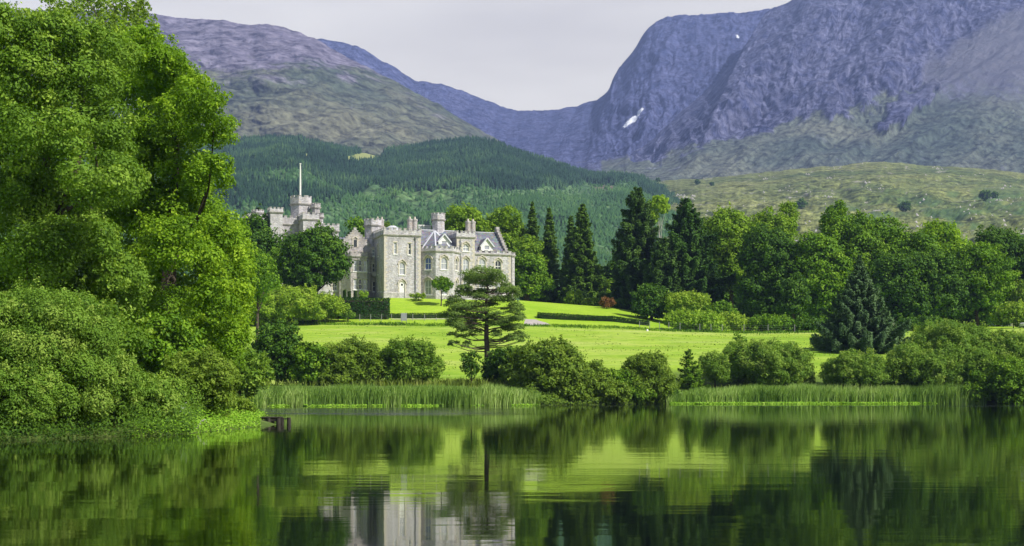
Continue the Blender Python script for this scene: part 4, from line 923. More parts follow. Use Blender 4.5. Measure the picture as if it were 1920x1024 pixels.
B_ = [(-70, 70, 80), (30, 85, 62), (100, 72, 52), (160, 90, 52), (205, 100, 44), (50, 165, 72), (150, 165, 66), (-30, 240, 84), (75, 265, 74), (175, 250, 62), (15, 365, 76), (110, 375, 76), (195, 345, 62), (-50, 490, 84), (60, 480, 76), (160, 465, 66), (215, 530, 60), (110, 560, 70), (20, 580, 66), (195, 625, 60)]
broadleaf('tree', 'broad mid green tree filling the left edge above the waterside willows', 'tree', plobes(B_, 62, rr_, 2.5), (*hx(60, 62), gz1(*hx(60, 62))), 'alder', .145, 1.05, .45, nlimb=6, fork=.22, backk=.7)
C_ = [(135, 20, 30), (170, 5, 26), (215, 12, 28), (250, 30, 26), (272, 45, 20), (200, 50, 36), (60, 45, 30), (20, 38, 26), (100, 40, 28), (240, 80, 36), (160, 80, 40), (268, 15, 12), (262, 5, 10), (225, -12, 16), (150, -15, 18), (90, -2, 12)]
broadleaf('tree', 'thin topped tree whose open twigs rise above the left crowns', 'tree', plobes(C_, 92, rr_, 2), (*hx(190, 92), gz1(*hx(190, 92))), 'olive', .2, .38, .35, nlimb=16, fork=.55, clump=.3)
D_ = [(432, 440, 34), (440, 480, 34), (425, 520, 42), (448, 525, 28), (430, 580, 40), (405, 610, 42), (400, 470, 46), (400, 560, 50), (420, 650, 40)]
broadleaf('tree', 'pale green rounded tree tucked behind the sycamore beside the rhododendrons', 'tree', plobes(D_, 104, rr_, 2), (*hx(425, 104), gz1(*hx(425, 104))), 'sycamore', .24, 1.0, .3, nlimb=9, clump=.19)
E_ = [(475, 480, 20), (495, 500, 18), (480, 520, 26), (505, 530, 18), (470, 550, 28)]
broadleaf('tree', 'small light green tree left of the grey green birch, above the rhododendron bank', 'tree', plobes(E_, 190, rr_, 1.5), (*hx(482, 190), gz1(*hx(482, 190))), 'midoak', .3, 1.1, .2, nlimb=5)
# waterside willows and bushes of the left bank
def bush(name, label, px, top, bot, w, D, mat, leaf, n=14, dens=1.1, group=None, **k):
    if 140 < D < 180: w *= 1.1; n = int(n * 1.15); D -= 4.5 if bot < 740 and D > 150 else 0
    if D > 220: w *= 1.12
    k.setdefault('lr', .46); k.setdefault('trunk', 'stems')
    return tree(name, label, 'bush', px, top, bot, w, D, mat, leaf, dens, n, group=group, nlimb=k.pop('nlimb', 6), fork=.1, trunk_r=k.pop('trunk_r', .09), crown='foliage', **k)
GB = 'willow bushes along the left bank'
bush('willow_bush', 'tallest grey green willow bush at the left edge of the water', 70, 552, 826, 300, 47.5, 'willow', .10, 34, 1.25, GB, aspect=.42)
bush('willow_bush', 'low willow bush at the very left edge, touching the water', 10, 690, 830, 190, 45.2, 'willow', .10, 20, 1.2, GB, aspect=.42)
bush('willow_bush', 'willow bush standing in the middle of the left bank thicket', 170, 640, 826, 200, 48.3, 'willow', .10, 26, 1.25, GB, aspect=.42)
bush('willow_bush', 'low sloping willow bush at the right end of the left bank thicket', 262, 705, 822, 150, 50.2, 'willow', .11, 18, 1.2, GB, aspect=.42)
bush('sallow_bush', 'dull olive bush right of the willows, behind the bright waterside plants', 375, 660, 795, 150, 57, 'olive', .11, 24, 1.25, aspect=.5)
bush('sallow_bush', 'small olive bush at the tip of the left bank beside the jetty', 440, 745, 796, 90, 62, 'olive', .11, 12, 1.1, aspect=.5)
bush('alder_bush', 'rounded dark bush below the sycamore where the bank turns back', 450, 650, 745, 120, 96, 'alder', .2, 16, 1.2)
bush('alder_bush', 'shaded bush under the sycamore crown at mid bank', 300, 590, 720, 170, 66, 'midoak', .17, 16, 1.2)

# ------------------------------------------------------------------ far bank: bushes, pine, spruce
GS = 'bushes along the far shore'
bush('alder_bush', 'tall dark green bush standing above the left end of the reeds', 520, 598, 722, 88, 152, 'darkoak', .3, 16, 1.3, GS)
bush('alder_bush', 'dark bush between the tall dark bush and the olive one, above the reeds', 582, 640, 724, 80, 151, 'midoak', .28, 14, 1.2, GS)
bush('willow_bush', 'low green bush behind the left end of the reed bed', 480, 660, 722, 70, 146, 'midoak', .26, 10, 1.2, GS)
bush('willow_bush', 'olive green rounded bush above the middle of the left reeds', 660, 634, 722, 126, 152, 'olive', .25, 20, 1.2, GS, aspect=.45)
bush('willow_bush', 'feathery green willow bush with a dark left side, left of the pine', 768, 634, 722, 116, 153, 'alder', .25, 20, 1.1, GS, aspect=.45)
bush('young_tree', 'small thin leaved sapling touching the left side of the pine trunk', 884, 655, 712, 34, 151, 'darkoak', .22, 8, .8)
bush('sallow_bush', 'big dark olive bush by the waterline right of the pine', 1030, 642, 760, 150, 147, 'olive', .26, 30, 1.3, GS)
bush('sallow_bush', 'dark green bush touching the right side of the pine trunk', 950, 652, 742, 84, 149, 'darkoak', .26, 16, 1.3, GS)
bush('sallow_bush', 'small dark bush squeezed between the big olive bush and the thicket with bare twigs', 1108, 676, 760, 76, 149, 'olive', .24, 14, 1.2, GS)
bush('sallow_bush', 'light bushy top in the gap between two shore thickets', 1160, 690, 758, 54, 153, 'midoak', .24, 10, 1.1, GS)
bush('sallow_bush', 'grey green thicket with bare twigs at the waterline, mid shore', 1213, 660, 758, 92, 155, 'olive', .22, 18, 1.1, GS)
bush('sallow_bush', 'low dark waterline bush under the big dark olive bush', 1062, 712, 761, 90, 145.5, 'olive', .24, 12, 1.3, GS)
bush('sallow_bush', 'low waterline bush right of the end of the left reeds', 1140, 716, 760, 70, 150.2, 'olive', .24, 12, 1.3, GS)
bush('sallow_bush', 'low green waterline bush left of the right reeds', 1190, 722, 759, 70, 153.3, 'midoak', .24, 12, 1.3, GS)
bush('sallow_bush', 'low dark bush hanging over the water where the right reeds begin', 1246, 724, 758, 50, 157, 'darkoak', .24, 10, 1.3, GS)
bush('willow_bush', 'slender upright bush left of the round olive bush on the right shore', 1340, 655, 722, 52, 168, 'willow', .22, 12, .9, GS, aspect=.35)
bush('alder_bush', 'small pointed dark bush whose tip stands above the round olive bush', 1384, 622, 690, 44, 176, 'midoak', .24, 8, 1.2, GS)
bush('willow_bush', 'large round olive bush above the right hand reeds', 1440, 641, 722, 140, 170, 'willow', .24, 26, 1.25, GS, aspect=.45)
bush('willow_bush', 'small loose bush at the right foot of the round olive bush', 1508, 680, 722, 40, 171, 'olive', .22, 8, 1, GS)
bush('willow_bush', 'pale low willow bush in front of the blue spruce', 1602, 666, 724, 120, 168, 'willow', .22, 18, 1.3, GS, aspect=.4)
bush('willow_bush', 'low bush between the pale willow and the right edge thicket', 1690, 690, 726, 90, 169, 'olive', .22, 12, 1.2, GS)
bush('willow_bush', 'tall bright willow with a rounded top behind the right thicket', 1785, 612, 720, 150, 172, 'willow', .26, 26, 1.25, GS, aspect=.4)
bush('willow_bush', 'olive willow in the middle of the right thicket, below the bright top', 1735, 655, 728, 150, 169, 'willow', .24, 22, 1.25, GS, aspect=.4)
bush('willow_bush', 'willow at the right edge of the photo, behind the waterside one', 1895, 626, 720, 130, 171, 'willow', .26, 20, 1.25, GS, aspect=.4)
bush('willow_bush', 'mid height willow right of centre in the right thicket', 1850, 662, 735, 130, 168, 'willow', .24, 20, 1.25, GS, aspect=.4)
bush('alder_bush', 'green bush leaning over the waterline at the right edge', 1885, 675, 757, 130, 161, 'midoak', .26, 22, 1.3, GS)
bush('alder_bush', 'low dark bush at the waterline beside the right end of the reeds', 1835, 715, 757, 70, 160.5, 'midoak', .24, 12, 1.2, GS)
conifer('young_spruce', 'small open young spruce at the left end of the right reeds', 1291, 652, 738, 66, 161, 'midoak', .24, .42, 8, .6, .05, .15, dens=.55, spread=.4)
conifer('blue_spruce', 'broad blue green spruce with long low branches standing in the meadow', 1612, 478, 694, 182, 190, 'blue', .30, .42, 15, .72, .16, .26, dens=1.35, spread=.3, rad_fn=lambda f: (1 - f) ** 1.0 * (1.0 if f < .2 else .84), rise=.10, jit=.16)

# Scots pine: trunk, limbs and flat needle pads
def scots_pine():
    D = 150.0; rng = np.random.default_rng(77); bx_, by_ = hx(912, D); g = gz1(bx_, D)
    root = empty('scots_pine', (bx_, by_, g)); tag(root, 'Scots pine with flat tiered needle pads on the meadow in front of the castle', 'pine tree')
    w = lambda zx, zy, dy=0: np.array([((820 + zx / 4.267 - CX) / F * D) - bx_, dy, CH + (HY - (490 + zy / 4.267)) / F * D - g])
    pads = [(400, 75, 130, 40), (300, 100, 130, 50), (250, 130, 80, 50), (350, 150, 170, 50), (470, 110, 100, 45), (520, 150, 80, 50), (420, 190, 120, 40), (300, 190, 110, 40), (200, 230, 90, 40), (240, 250, 120, 35), (190, 300, 90, 50), (180, 330, 70, 40), (300, 290, 110, 40), (560, 190, 90, 40), (620, 230, 100, 50), (560, 240, 110, 45), (640, 290, 90, 50), (570, 310, 110, 40), (480, 250, 100, 45),
            (110, 370, 80, 30), (180, 390, 150, 38), (120, 412, 110, 40), (290, 385, 120, 38), (350, 405, 110, 32), (130, 440, 90, 30), (240, 432, 120, 32), (480, 400, 120, 36), (600, 400, 120, 35), (660, 405, 70, 35), (560, 440, 110, 34), (660, 460, 80, 32), (600, 480, 120, 32), (450, 455, 110, 30), (110, 490, 90, 36), (200, 490, 140, 35), (120, 530, 110, 38), (280, 500, 110, 38), (300, 540, 90, 26), (220, 530, 110, 30),
            (520, 510, 110, 28), (640, 540, 110, 32), (560, 560, 120, 32), (660, 580, 90, 32), (600, 600, 90, 28), (540, 622, 100, 28), (480, 600, 80, 26), (190, 615, 90, 25), (145, 650, 80, 25), (235, 640, 60, 26), (120, 670, 40, 18), (690, 625, 40, 14), (260, 335, 110, 40), (430, 345, 120, 38), (520, 325, 120, 40), (620, 345, 100, 35), (360, 300, 120, 40), (330, 245, 120, 42), (470, 300, 110, 36), (180, 360, 110, 30), (420, 130, 150, 60), (300, 145, 120, 50)]
    tk = [w(400, 960), w(398, 700), w(392, 600), w(395, 480), w(388, 360), w(402, 220), w(385, 120)]; tk[0][2] = -.6
    mb = MB(); mb.tube(tk, [.36, .27, .24, .2, .15, .1, .04], 10); Cs, Ns, Ts = [], [], []
    T = np.array(tk)
    for (zx, zy, pw, ph) in pads:
        k = pw / 2 / 4.267 / F * D; off = abs(zx - 395) / 300; dy = rng.uniform(-1, 1) * (1 - off * .75) * 2.2; c = w(zx + rng.normal() * 8, zy + rng.normal() * 14, dy); rz = ph / 2 / 4.267 / F * D * 1.5
        for rep in range(2):
            cc = c + (np.array([rng.normal() * .45, -dy * 1.2 + rng.normal() * 1.1, rng.normal() * .3]) if rep else 0)
            z0 = max(1.6, cc[2] - .12 * abs(zx - 395) / 4.267 / F * D - .3 * rng.random()); s = np.array([np.interp(z0, T[:, 2], T[:, 0]), 0, z0])
            if zy > 560: mb.tube([s, (s + cc) / 2 + np.array([0, 0, -.25]), cc], [.07, .045, .02], 5)
            else: limb(mb, s, cc - np.array([0, 0, rz * .5]), .05, .015, rng, 5, .16, 5)
            n = int(560 * k) + 60
            d = unit(rng.normal(size=(n, 3))); d[:, 2] = np.abs(d[:, 2]) - .25; q = rng.random(n) ** .4
            cl = np.round(d * 2.2) * .16 * rng.random((n, 1)) + np.array([0, 0, 1.]) * ((vn(d[:, 0] * 3 + zx, d[:, 1] * 3 + zy, 2) - .5) * .9)[:, None]
            Cs.append(cc + (d * q[:, None] + cl) * np.array([k * 1.08, k * .95, rz * 1.15])); Ns.append(unit(np.array([.1, -.25, .35]) + d * .7 + rng.normal(size=(n, 3)) * .6))
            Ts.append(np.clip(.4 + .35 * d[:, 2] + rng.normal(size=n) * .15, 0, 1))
    mb.build('trunk', M['pinebark'], root, True)
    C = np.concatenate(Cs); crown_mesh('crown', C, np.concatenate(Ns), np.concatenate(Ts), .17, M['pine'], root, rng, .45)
scots_pine()

# ------------------------------------------------------------------ woods round the castle
GW = 'woodland trees on the right'
# behind and beside the castle
tree('beech_tree', 'bright yellow green tree rising behind the octagonal castle turret', 'tree', 868, 378, 520, 108, 300, 'yellow', .5, 1.1, 26)
tree('beech_tree', 'yellow green tree crown over the right wing of the castle', 'tree', 940, 388, 530, 110, 302, 'yellow', .5, 1.1, 26)
tree('beech_tree', 'olive yellow tree sloping down beside the stepped gable', 'tree', 985, 440, 560, 78, 292, 'yellow', .48, 1.1, 18)
tree('beech_tree', 'dark green tree touching the right corner of the castle', 'tree', 990, 470, 566, 92, 282, 'midoak', .45, 1.2, 22)
tree('beech_tree', 'dark low crown left behind the yellow green tree above the castle roof', 'tree', 822, 405, 480, 40, 305, 'darkoak', .5, 1.1, 10)
tree('beech_tree', 'bright green tree peeping over the slate roof left of the chimney turret', 'tree', 676, 404, 520, 64, 300, 'midoak', .5, 1.1, 16)
tree('beech_tree', 'dull brown green tree over the square tower roof', 'tree', 728, 408, 520, 66, 302, 'olive', .5, 1.1, 16)
tree('oak_tree', 'dark tree left of the castle keep with a spreading top', 'tree', 466, 390, 545, 112, 262, 'darkoak', .45, 1.2, 24)
conifer('fir_tree', 'ragged fir rising beside the left end of the castle keep', 486, 378, 560, 56, 290, 'fir', .45, .8, 9, .55, .3, .1, dens=.8)
tree('oak_tree', 'dark tree at the foot of the castle keep, left of the large round one', 'tree', 504, 418, 556, 92, 250, 'darkoak', .42, 1.1, 16)
tree('birch_tree', 'grey green birch beside the large round dark tree', 'tree', 512, 455, 550, 44, 240, 'midoak', .36, 1, 12)
tree('horse_chestnut', 'large round dark tree in front of the castle keep', 'tree', 591, 422, 553, 126, 238, 'darkoak', .40, 1.35, 34, lr=.36, trunk_r=.5)
GR = 'rhododendron banks left of the castle lawn'
bush('rhododendron', 'broad yellow green rhododendron bank, nearest the left trees', 525, 540, 600, 160, 232, 'rhodo', .3, 24, 1.3, GR)
bush('rhododendron', 'bright rhododendron behind the left end of the clipped hedge', 606, 550, 598, 84, 236, 'rhodo', .3, 14, 1.3, GR)
bush('rhododendron', 'small rhododendron hump beside the left trees', 474, 546, 600, 76, 230, 'rhodo', .3, 10, 1.3, GR)
bush('garden_shrub', 'grey green pointed shrub before the left end of the clipped hedge', 634, 570, 597, 24, 237, 'midoak', .22, 6, 1.3)
bush('garden_shrub', 'pale low shrub in front of the clipped hedge', 652, 579, 598, 26, 237, 'willow', .2, 6, 1.3)
for px, tp, lab in ((646, 543, 'leftmost of the three little dark conical yews by the canted bay'), (655, 545, 'middle one of the three little dark conical yews by the canted bay'), (666, 544, 'rightmost of the three little dark conical yews by the canted bay')):
    conifer('yew', lab, px, tp, 562, 11, 248, 'fir', .15, .16, 10, 1.1, .1, .1, group='conical yews by the canted bay', cat='yew', dens=3.5)
bush('garden_shrub', 'light green shrub below the canted bay windows', 681, 544, 562, 16, 250, 'lime', .2, 6, 1.2)
bush('garden_shrub', 'low flowering border shrub at the foot of the square tower', 785, 550, 559, 34, 253, 'rhodo', .18, 8, 1.2)
bush('weeping_tree', 'little mop headed tree before the castle bay windows', 827, 519, 547, 40, 249, 'midoak', .22, 10, 1.5, trunk_r=.12)
# wellingtonias
Gw = 'narrow wellingtonias right of the castle'
wf = lambda f: (1 - f) ** .62 * (.82 + .18 * (1 - f))
kw = dict(per=16, droop=.36, upturn=.12, group=Gw, dens=1.7, spread=.4, rad_fn=wf, bare=.02)
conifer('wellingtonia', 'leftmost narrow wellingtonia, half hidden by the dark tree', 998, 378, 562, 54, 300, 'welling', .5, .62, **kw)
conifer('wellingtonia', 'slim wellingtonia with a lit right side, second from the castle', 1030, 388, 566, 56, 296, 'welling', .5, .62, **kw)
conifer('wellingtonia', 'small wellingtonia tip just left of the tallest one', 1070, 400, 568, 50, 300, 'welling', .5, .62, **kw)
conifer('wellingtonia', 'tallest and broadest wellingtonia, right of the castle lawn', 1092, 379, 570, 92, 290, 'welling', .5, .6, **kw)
bush('garden_shrub', 'light green shrub at the foot of the tallest wellingtonia', 1075, 545, 574, 36, 276, 'rhodo', .28, 8, 1.3)
conifer('yew', 'little dark conical yew between the light shrub and the copper one', 1097, 544, 576, 10, 272, 'fir', .2, .3, 8, .5, .1, .1, dens=1.4, cat='yew')
bush('garden_shrub', 'dull green border shrub left of the copper coloured one', 1108, 560, 580, 44, 272, 'olive', .26, 8, 1.2)
bush('copper_shrub', 'reddish brown shrub at the top edge of the lawn', 1138, 558, 582, 30, 262, 'red', .24, 7, 1.2)
bush('garden_shrub', 'dark low shrub right of the copper coloured one', 1165, 562, 586, 40, 268, 'darkoak', .28, 8, 1.2)
# firs
kf = dict(per=10, droop=.34, upturn=.16, dens=1.0, spread=.36)
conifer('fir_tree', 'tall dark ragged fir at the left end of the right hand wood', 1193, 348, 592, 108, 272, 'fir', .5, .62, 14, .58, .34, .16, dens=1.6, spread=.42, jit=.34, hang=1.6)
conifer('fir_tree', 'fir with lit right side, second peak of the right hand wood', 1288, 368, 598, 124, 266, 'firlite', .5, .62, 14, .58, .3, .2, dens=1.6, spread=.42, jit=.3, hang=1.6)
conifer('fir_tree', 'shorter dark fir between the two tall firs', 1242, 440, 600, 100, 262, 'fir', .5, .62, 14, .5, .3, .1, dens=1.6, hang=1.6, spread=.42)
tree('larch_tree', 'thin pale tree with bare white stems showing between the firs', 'tree', 1236, 364, 408, 42, 284, 'lime', .42, .62, 14, trunk_r=.17, bark='palebark', nlimb=8, fork=.6)
tree('larch_tree', 'second slim bare white stem with a small pale top between the firs', 'tree', 1224, 392, 420, 22, 283, 'lime', .4, .5, 8, trunk_r=.14, bark='palebark', nlimb=4, fork=.7)
tree('holly_tree', 'dark rounded tree at the foot of the tall ragged fir', 'tree', 1222, 530, 600, 78, 250, 'darkoak', .38, 1.3, 18)
# broadleaved wood to the right
def wood(label, *a, **k): tree(k.pop('name', 'woodland_tree'), label, 'tree', *a, group=GW, **k)
wood('yellow green tree with a rounded crown beside the lit fir', 1372, 384, 560, 118, 282, 'yellow', .48, 1.1, 30)
wood('yellow green tree behind the dark rounded one, left part of the wood', 1440, 386, 540, 110, 290, 'yellow', .5, 1.1, 26)
wood('slim bright tree tip standing above the wood', 1479, 360, 470, 34, 294, 'yellow', .4, .9, 12)
wood('dark blue green rounded tree in the middle of the right hand wood', 1452, 418, 612, 136, 258, 'darkoak', .45, 1.25, 36)
wood('small dark twin topped tree showing above the bright crowns', 1568, 370, 460, 56, 300, 'midoak', .45, 1, 14)
wood('dark tree in the shade left of the blue spruce', 1540, 430, 616, 116, 254, 'midoak', .45, 1.2, 30)
wood('bright green domed tree directly behind the blue spruce', 1590, 383, 600, 130, 268, 'midoak', .45, 1.2, 38)
wood('bright green tree with a high rounded shoulder, right of the spruce tip', 1655, 388, 606, 110, 270, 'midoak', .45, 1.2, 34)
wood('dark tree filling the lower wood right of the blue spruce', 1690, 462, 616, 110, 250, 'darkoak', .42, 1.2, 30)
wood('dull olive green crown between the bright shoulders', 1722, 428, 612, 96, 258, 'midoak', .42, 1.2, 30)
wood('dark lower crown under the olive green one', 1762, 450, 614, 96, 250, 'darkoak', .42, 1.2, 28)
wood('tall bright tree with ragged top near the right end of the wood', 1768, 396, 604, 112, 268, 'sycamore', .45, 1.1, 34)
wood('bright sunlit tree whose crown steps down to the meadow at the right', 1832, 440, 612, 112, 252, 'midoak', .42, 1.25, 34)
wood('dark brown green tree at the far right behind the sunlit one', 1872, 408, 600, 120, 284, 'darkoak', .48, 1.1, 28)
wood('dark tree at the right edge of the photo', 1925, 430, 600, 90, 280, 'darkoak', .48, 1.1, 20)
wood('smaller dark conifer like tree low in the middle of the wood', 1488, 500, 614, 60, 246, 'darkoak', .36, 1.2, 14)
wood('grey stemmed small tree under the crowns at the right edge', 1908, 500, 604, 40, 262, 'olive', .36, .9, 10, bark='palebark')
wood('low yellow green tree in the gap between wellingtonias and firs', 1140, 520, 572, 30, 290, 'yellow', .4, 1.1, 8)
for i, (px, tp, w_, lab) in enumerate([(1120, 500, 60, 'dark tree far behind the gap right of the wellingtonias'), (1175, 470, 90, 'dark tree behind the tall ragged fir'), (1265, 480, 100, 'dark tree in the shade behind the two firs'), (1345, 470, 110, 'dark tree behind the left yellow green crown'), (1425, 480, 110, 'dark tree in the depth of the wood behind the dark rounded one'), (1500, 470, 110, 'dark tree in the depth of the wood left of the spruce tip'), (1640, 470, 120, 'dark tree in the depth of the wood right of the spruce tip'), (1740, 480, 110, 'dark tree in the depth of the wood under the olive crown'), (1850, 490, 120, 'dark tree in the depth of the wood behind the sunlit one'), (1935, 480, 100, 'dark tree in the depth of the wood at the photo edge')]):
    wood(lab, px, tp, 630, w_, 315, 'darkoak', .6, 1.2, 22)
wood('low dark tree closing the gap at the foot of the right end of the wood', 1800, 560, 622, 150, 262, 'darkoak', .42, 1.2, 20)
GU = 'bushes along the foot of the right hand wood'
bush('rhododendron', 'domed bright rhododendron behind the fence, left end of the wood edge', 1305, 585, 624, 104, 234, 'lime', .3, 24, 1.3, GU)
bush('rhododendron', 'layered yellow green shrub above the domed rhododendron', 1290, 548, 592, 80, 246, 'rhodo', .32, 14, 1.2, GU)
bush('rhododendron', 'mid green shrub right of the domed rhododendron', 1372, 588, 625, 66, 235, 'rhodo', .3, 14, 1.3, GU)
bush('rhododendron', 'dull green low shrub in the shade left of the blue spruce', 1438, 592, 625, 90, 235, 'midoak', .32, 16, 1.3, GU)
bush('rhododendron', 'dark low shrub in the deepest shade beside the blue spruce', 1510, 598, 625, 80, 236, 'darkoak', .32, 14, 1.3, GU)
bush('rhododendron', 'dark green shrub behind the left shrubs, under the fir', 1345, 566, 600, 60, 244, 'midoak', .32, 10, 1.2, GU)
bush('rhododendron', 'low dark shrub right of the blue spruce at the wood edge', 1725, 594, 620, 90, 238, 'darkoak', .32, 12, 1.2, GU)
bush('rhododendron', 'bright bush at the meadow corner by the right edge', 1900, 566, 612, 70, 240, 'rhodo', .32, 14, 1.2, GU)

# lone trees on the moor
for i, (px, py, h, lab) in enumerate([(1308, 347, 9, 'lone dark bush on the crest of the moor, leftmost'), (1232, 340, 8, 'dark bush on the crest where forest and moor meet'), (1503, 388, 13, 'lone dark tree above the slim bright tree tip'), (1700, 396, 13, 'lone small tree on the moor slope between the wood crowns'), (1843, 380, 14, 'dark bush in the green hollow of the moor'), (1865, 372, 10, 'small dark bush beside the hollow of the moor'), (1335, 350, 6, 'tiny bush just right of the leftmost moor bush')]):
    PXm, PYm, Xm, Ym, Zm, sm = MOOR; d = (PXm - px) ** 2 + (PYm - py) ** 2 * 4; k = np.unravel_index(np.argmin(d), d.shape); x, y, z = Xm[k], Ym[k], Zm[k]
    broadleaf('moor_bush', lab, 'bush', auto_lobes((x, y, z + h * .45), (h * .5, h * .5, h * .5), 8, rr_), (x, y, z), 'darkoak', 1.6, 1.2, .3, nlimb=3, group='lone bushes on the moor')

# ------------------------------------------------------------------ reeds, waterside plants, tufts
def blades(name, XY, H, W_, mat, rng, lean=.22, z=None, **tg):
    n = len(XY); x, y = XY[:, 0], XY[:, 1]; z = np.maximum(gz(x, y), -.3) if z is None else z
    a = rng.random(n) * 6.28; wd = W_ * (.7 + .6 * rng.random(n)); side = np.stack([np.cos(a), np.sin(a) * .6, 0 * a], -1) * wd[:, None] / 2
    le = rng.normal(size=(n, 2)) * lean * H[:, None]; le[:, 0] += .06 * H
    b = np.stack([x, y, z - .1], -1); m = b + np.stack([le[:, 0] * .3, le[:, 1] * .3, H * .6], -1); t = b + np.stack([le[:, 0], le[:, 1], H], -1)
    V = np.stack([b - side, b + side, m + side * .9, m - side * .9, t], 1).reshape(-1, 3); k = np.arange(n)[:, None] * 5
    tint = np.repeat(np.clip(fbm(x / 2.2, y / 2, 4, 3) * 1.4 - .2 + rng.normal(size=n) * .12, 0, 1), 5)
    return tag(mesh_obj(name, V, [k + np.array([0, 1, 2, 3]), k + np.array([3, 2, 4])], mat, attrs={'tint': tint}), kind='stuff', **tg)
rg = np.random.default_rng(21)
def strip_pts(n, px0, px1, d0, d1, rng, edge=None):
    px = rng.uniform(px0, px1, n); D = rng.uniform(0, 1, n); Dm = d0 + (d1 - d0) * D; x = (px - CX) / F * Dm; sd = shore_sd(x, Dm)
    return np.stack([x, Dm], -1), sd, px
XY, sd, px = strip_pts(52000, 425, 1012, 131, 148, rg); k = (sd > -.6) & (sd < 3.6); XY, px = XY[k], px[k]; hgt = ((1.75 + .7 * fbm(XY[:, 0] / 2, XY[:, 1] / 3, 5, 3)) * np.interp(px, [425, 470, 940, 1012], [.8, 1, 1, .7]) - np.maximum(gz(XY[:, 0], XY[:, 1]), 0)) * (.45 + .62 * rg.random(len(XY)) ** .8)
blades('reeds', XY, hgt, .085, M['reed'], rg, .2, label='green reed bed along the far shore, left of the big olive bush', cat='reeds')
XY, sd, px = strip_pts(72000, 1250, 1850, 152, 169, rg); k = (sd > -.8) & (sd < 3.6); XY, px = XY[k], px[k]; hgt = ((1.85 + .8 * fbm(XY[:, 0] / 2, XY[:, 1] / 3, 6, 3)) * np.interp(px, [1250, 1300, 1400, 1850], [.6, .85, 1, 1]) - np.maximum(gz(XY[:, 0], XY[:, 1]), 0)) * (.45 + .62 * rg.random(len(XY)) ** .8)
blades('reeds', XY, hgt, .09, M['reed'], rg, .2, label='green reed bed along the far shore on the right', cat='reeds')
def leaf_mat_patch(name, XY, h, leaf, mat, rng, z0=.02, **tg):
    n = len(XY); z = np.maximum(gz(XY[:, 0], XY[:, 1]), z0) + rng.random(n) ** 1.5 * h
    C = np.stack([XY[:, 0], XY[:, 1], z], -1); o = crown_mesh(name, C, unit(np.array([0, -.2, 1.]) + rng.normal(size=(n, 3)) * .4), np.clip(.6 + rng.normal(size=n) * .2, 0, 1), leaf, M[mat], None, rng, .75); return tag(o, kind='stuff', **tg)
XY, sd, px = strip_pts(30000, 440, 1010, 126, 146, rg); k = (sd > -4.2 * vn(px / 35, px * 0, 3)) & (sd < .5) & (rg.random(len(px)) < .25 + vn(px / 12, sd, 5)); leaf_mat_patch('pondweed', XY[k], .14, .2, 'weed', rg, label='bright green pondweed mat floating before the left reeds', cat='pondweed')
XY, sd, px = strip_pts(36000, 1255, 1760, 150, 163, rg); k = (sd > -5.5 * np.interp(px, [1255, 1330, 1650, 1760], [.3, 1, 1, .1]) * (.35 + .9 * vn(px / 22, px * 0, 3))) & (sd < .5) & (rg.random(len(px)) < .1 + vn(px / 12, sd, 5)); leaf_mat_patch('pondweed', XY[k], .16, .22, 'weed', rg, label='bright green pondweed mat floating before the right reeds', cat='pondweed')
n = 60000; x = rg.uniform(-17, -9.5, n); y = rg.uniform(43, 72, n); sd = shore_sd(x, y); k = (sd > -.5) & (sd < 1.6 + 1.2 * vn(x, y, 2)) & (CX + F * x / y < 462 + 50 * vn(x * 3, y * 1.5, 6)) & ((CX + F * x / y) > 215 + 60 * vn(x, y, 4))
leaf_mat_patch('waterside_plants', np.stack([x[k], y[k]], -1), .42, .085, 'weed', rg, label='bright green low plants fringing the tip of the left bank', cat='waterside plants')
n = 90000; x = rg.uniform(-19, -9.5, n); y = rg.uniform(36, 56, n); sd = shore_sd(x, y); q = CX + F * x / y; k = (sd > -.5) & (sd < 2.2) & (q < 350 + 40 * vn(x, y, 2)) & (q > -120)
XY = np.stack([x[k], y[k]], -1); sd = sd[k]; hh = (.35 + np.clip(sd + .5, 0, 2.2) * .45) * (.6 + .8 * vn(XY[:, 0] * 1.4, XY[:, 1] * 1.4, 3))
C = np.stack([XY[:, 0], XY[:, 1], np.maximum(gz(XY[:, 0], XY[:, 1]), 0) + hh * rg.random(len(hh)) ** .7], -1)
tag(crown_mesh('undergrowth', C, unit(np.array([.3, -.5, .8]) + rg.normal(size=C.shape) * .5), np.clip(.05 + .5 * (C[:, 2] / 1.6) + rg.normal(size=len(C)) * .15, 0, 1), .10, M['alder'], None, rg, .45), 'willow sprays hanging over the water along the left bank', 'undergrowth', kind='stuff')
n = 40000; px = rg.uniform(990, 1275, n); D = rg.uniform(139, 160, n); x = (px - CX) / F * D; sd = shore_sd(x, D); k = (sd > -.5) & (sd < 3.5); x, y, sd = x[k], D[k], sd[k]; hh = (.5 + np.clip(sd + .5, 0, 3) * .4) * (.6 + .8 * vn(x * .7, y * .7, 3))
C = np.stack([x, y, np.maximum(gz(x, y), 0) + hh * rg.random(len(hh)) ** .7], -1)
tag(crown_mesh('undergrowth', C, unit(np.array([.3, -.5, .8]) + rg.normal(size=C.shape) * .5), np.clip(.3 + rg.normal(size=len(C)) * .2, 0, 1), .25, M['olive'], None, rg, .5), 'dark olive undergrowth hanging over the far waterline between the two reed beds', 'undergrowth', kind='stuff')
x = rg.normal(-10.95, .5, 700); y = rg.normal(52.5, .5, 700); k = (shore_sd(x, y) > .1)
leaf_mat_patch('wild_flowers', np.stack([x[k] - .3, y[k]], -1), .75, .05, 'flower', rg, label='pale lilac wild flowers among the plants of the left bank', cat='wild flowers')
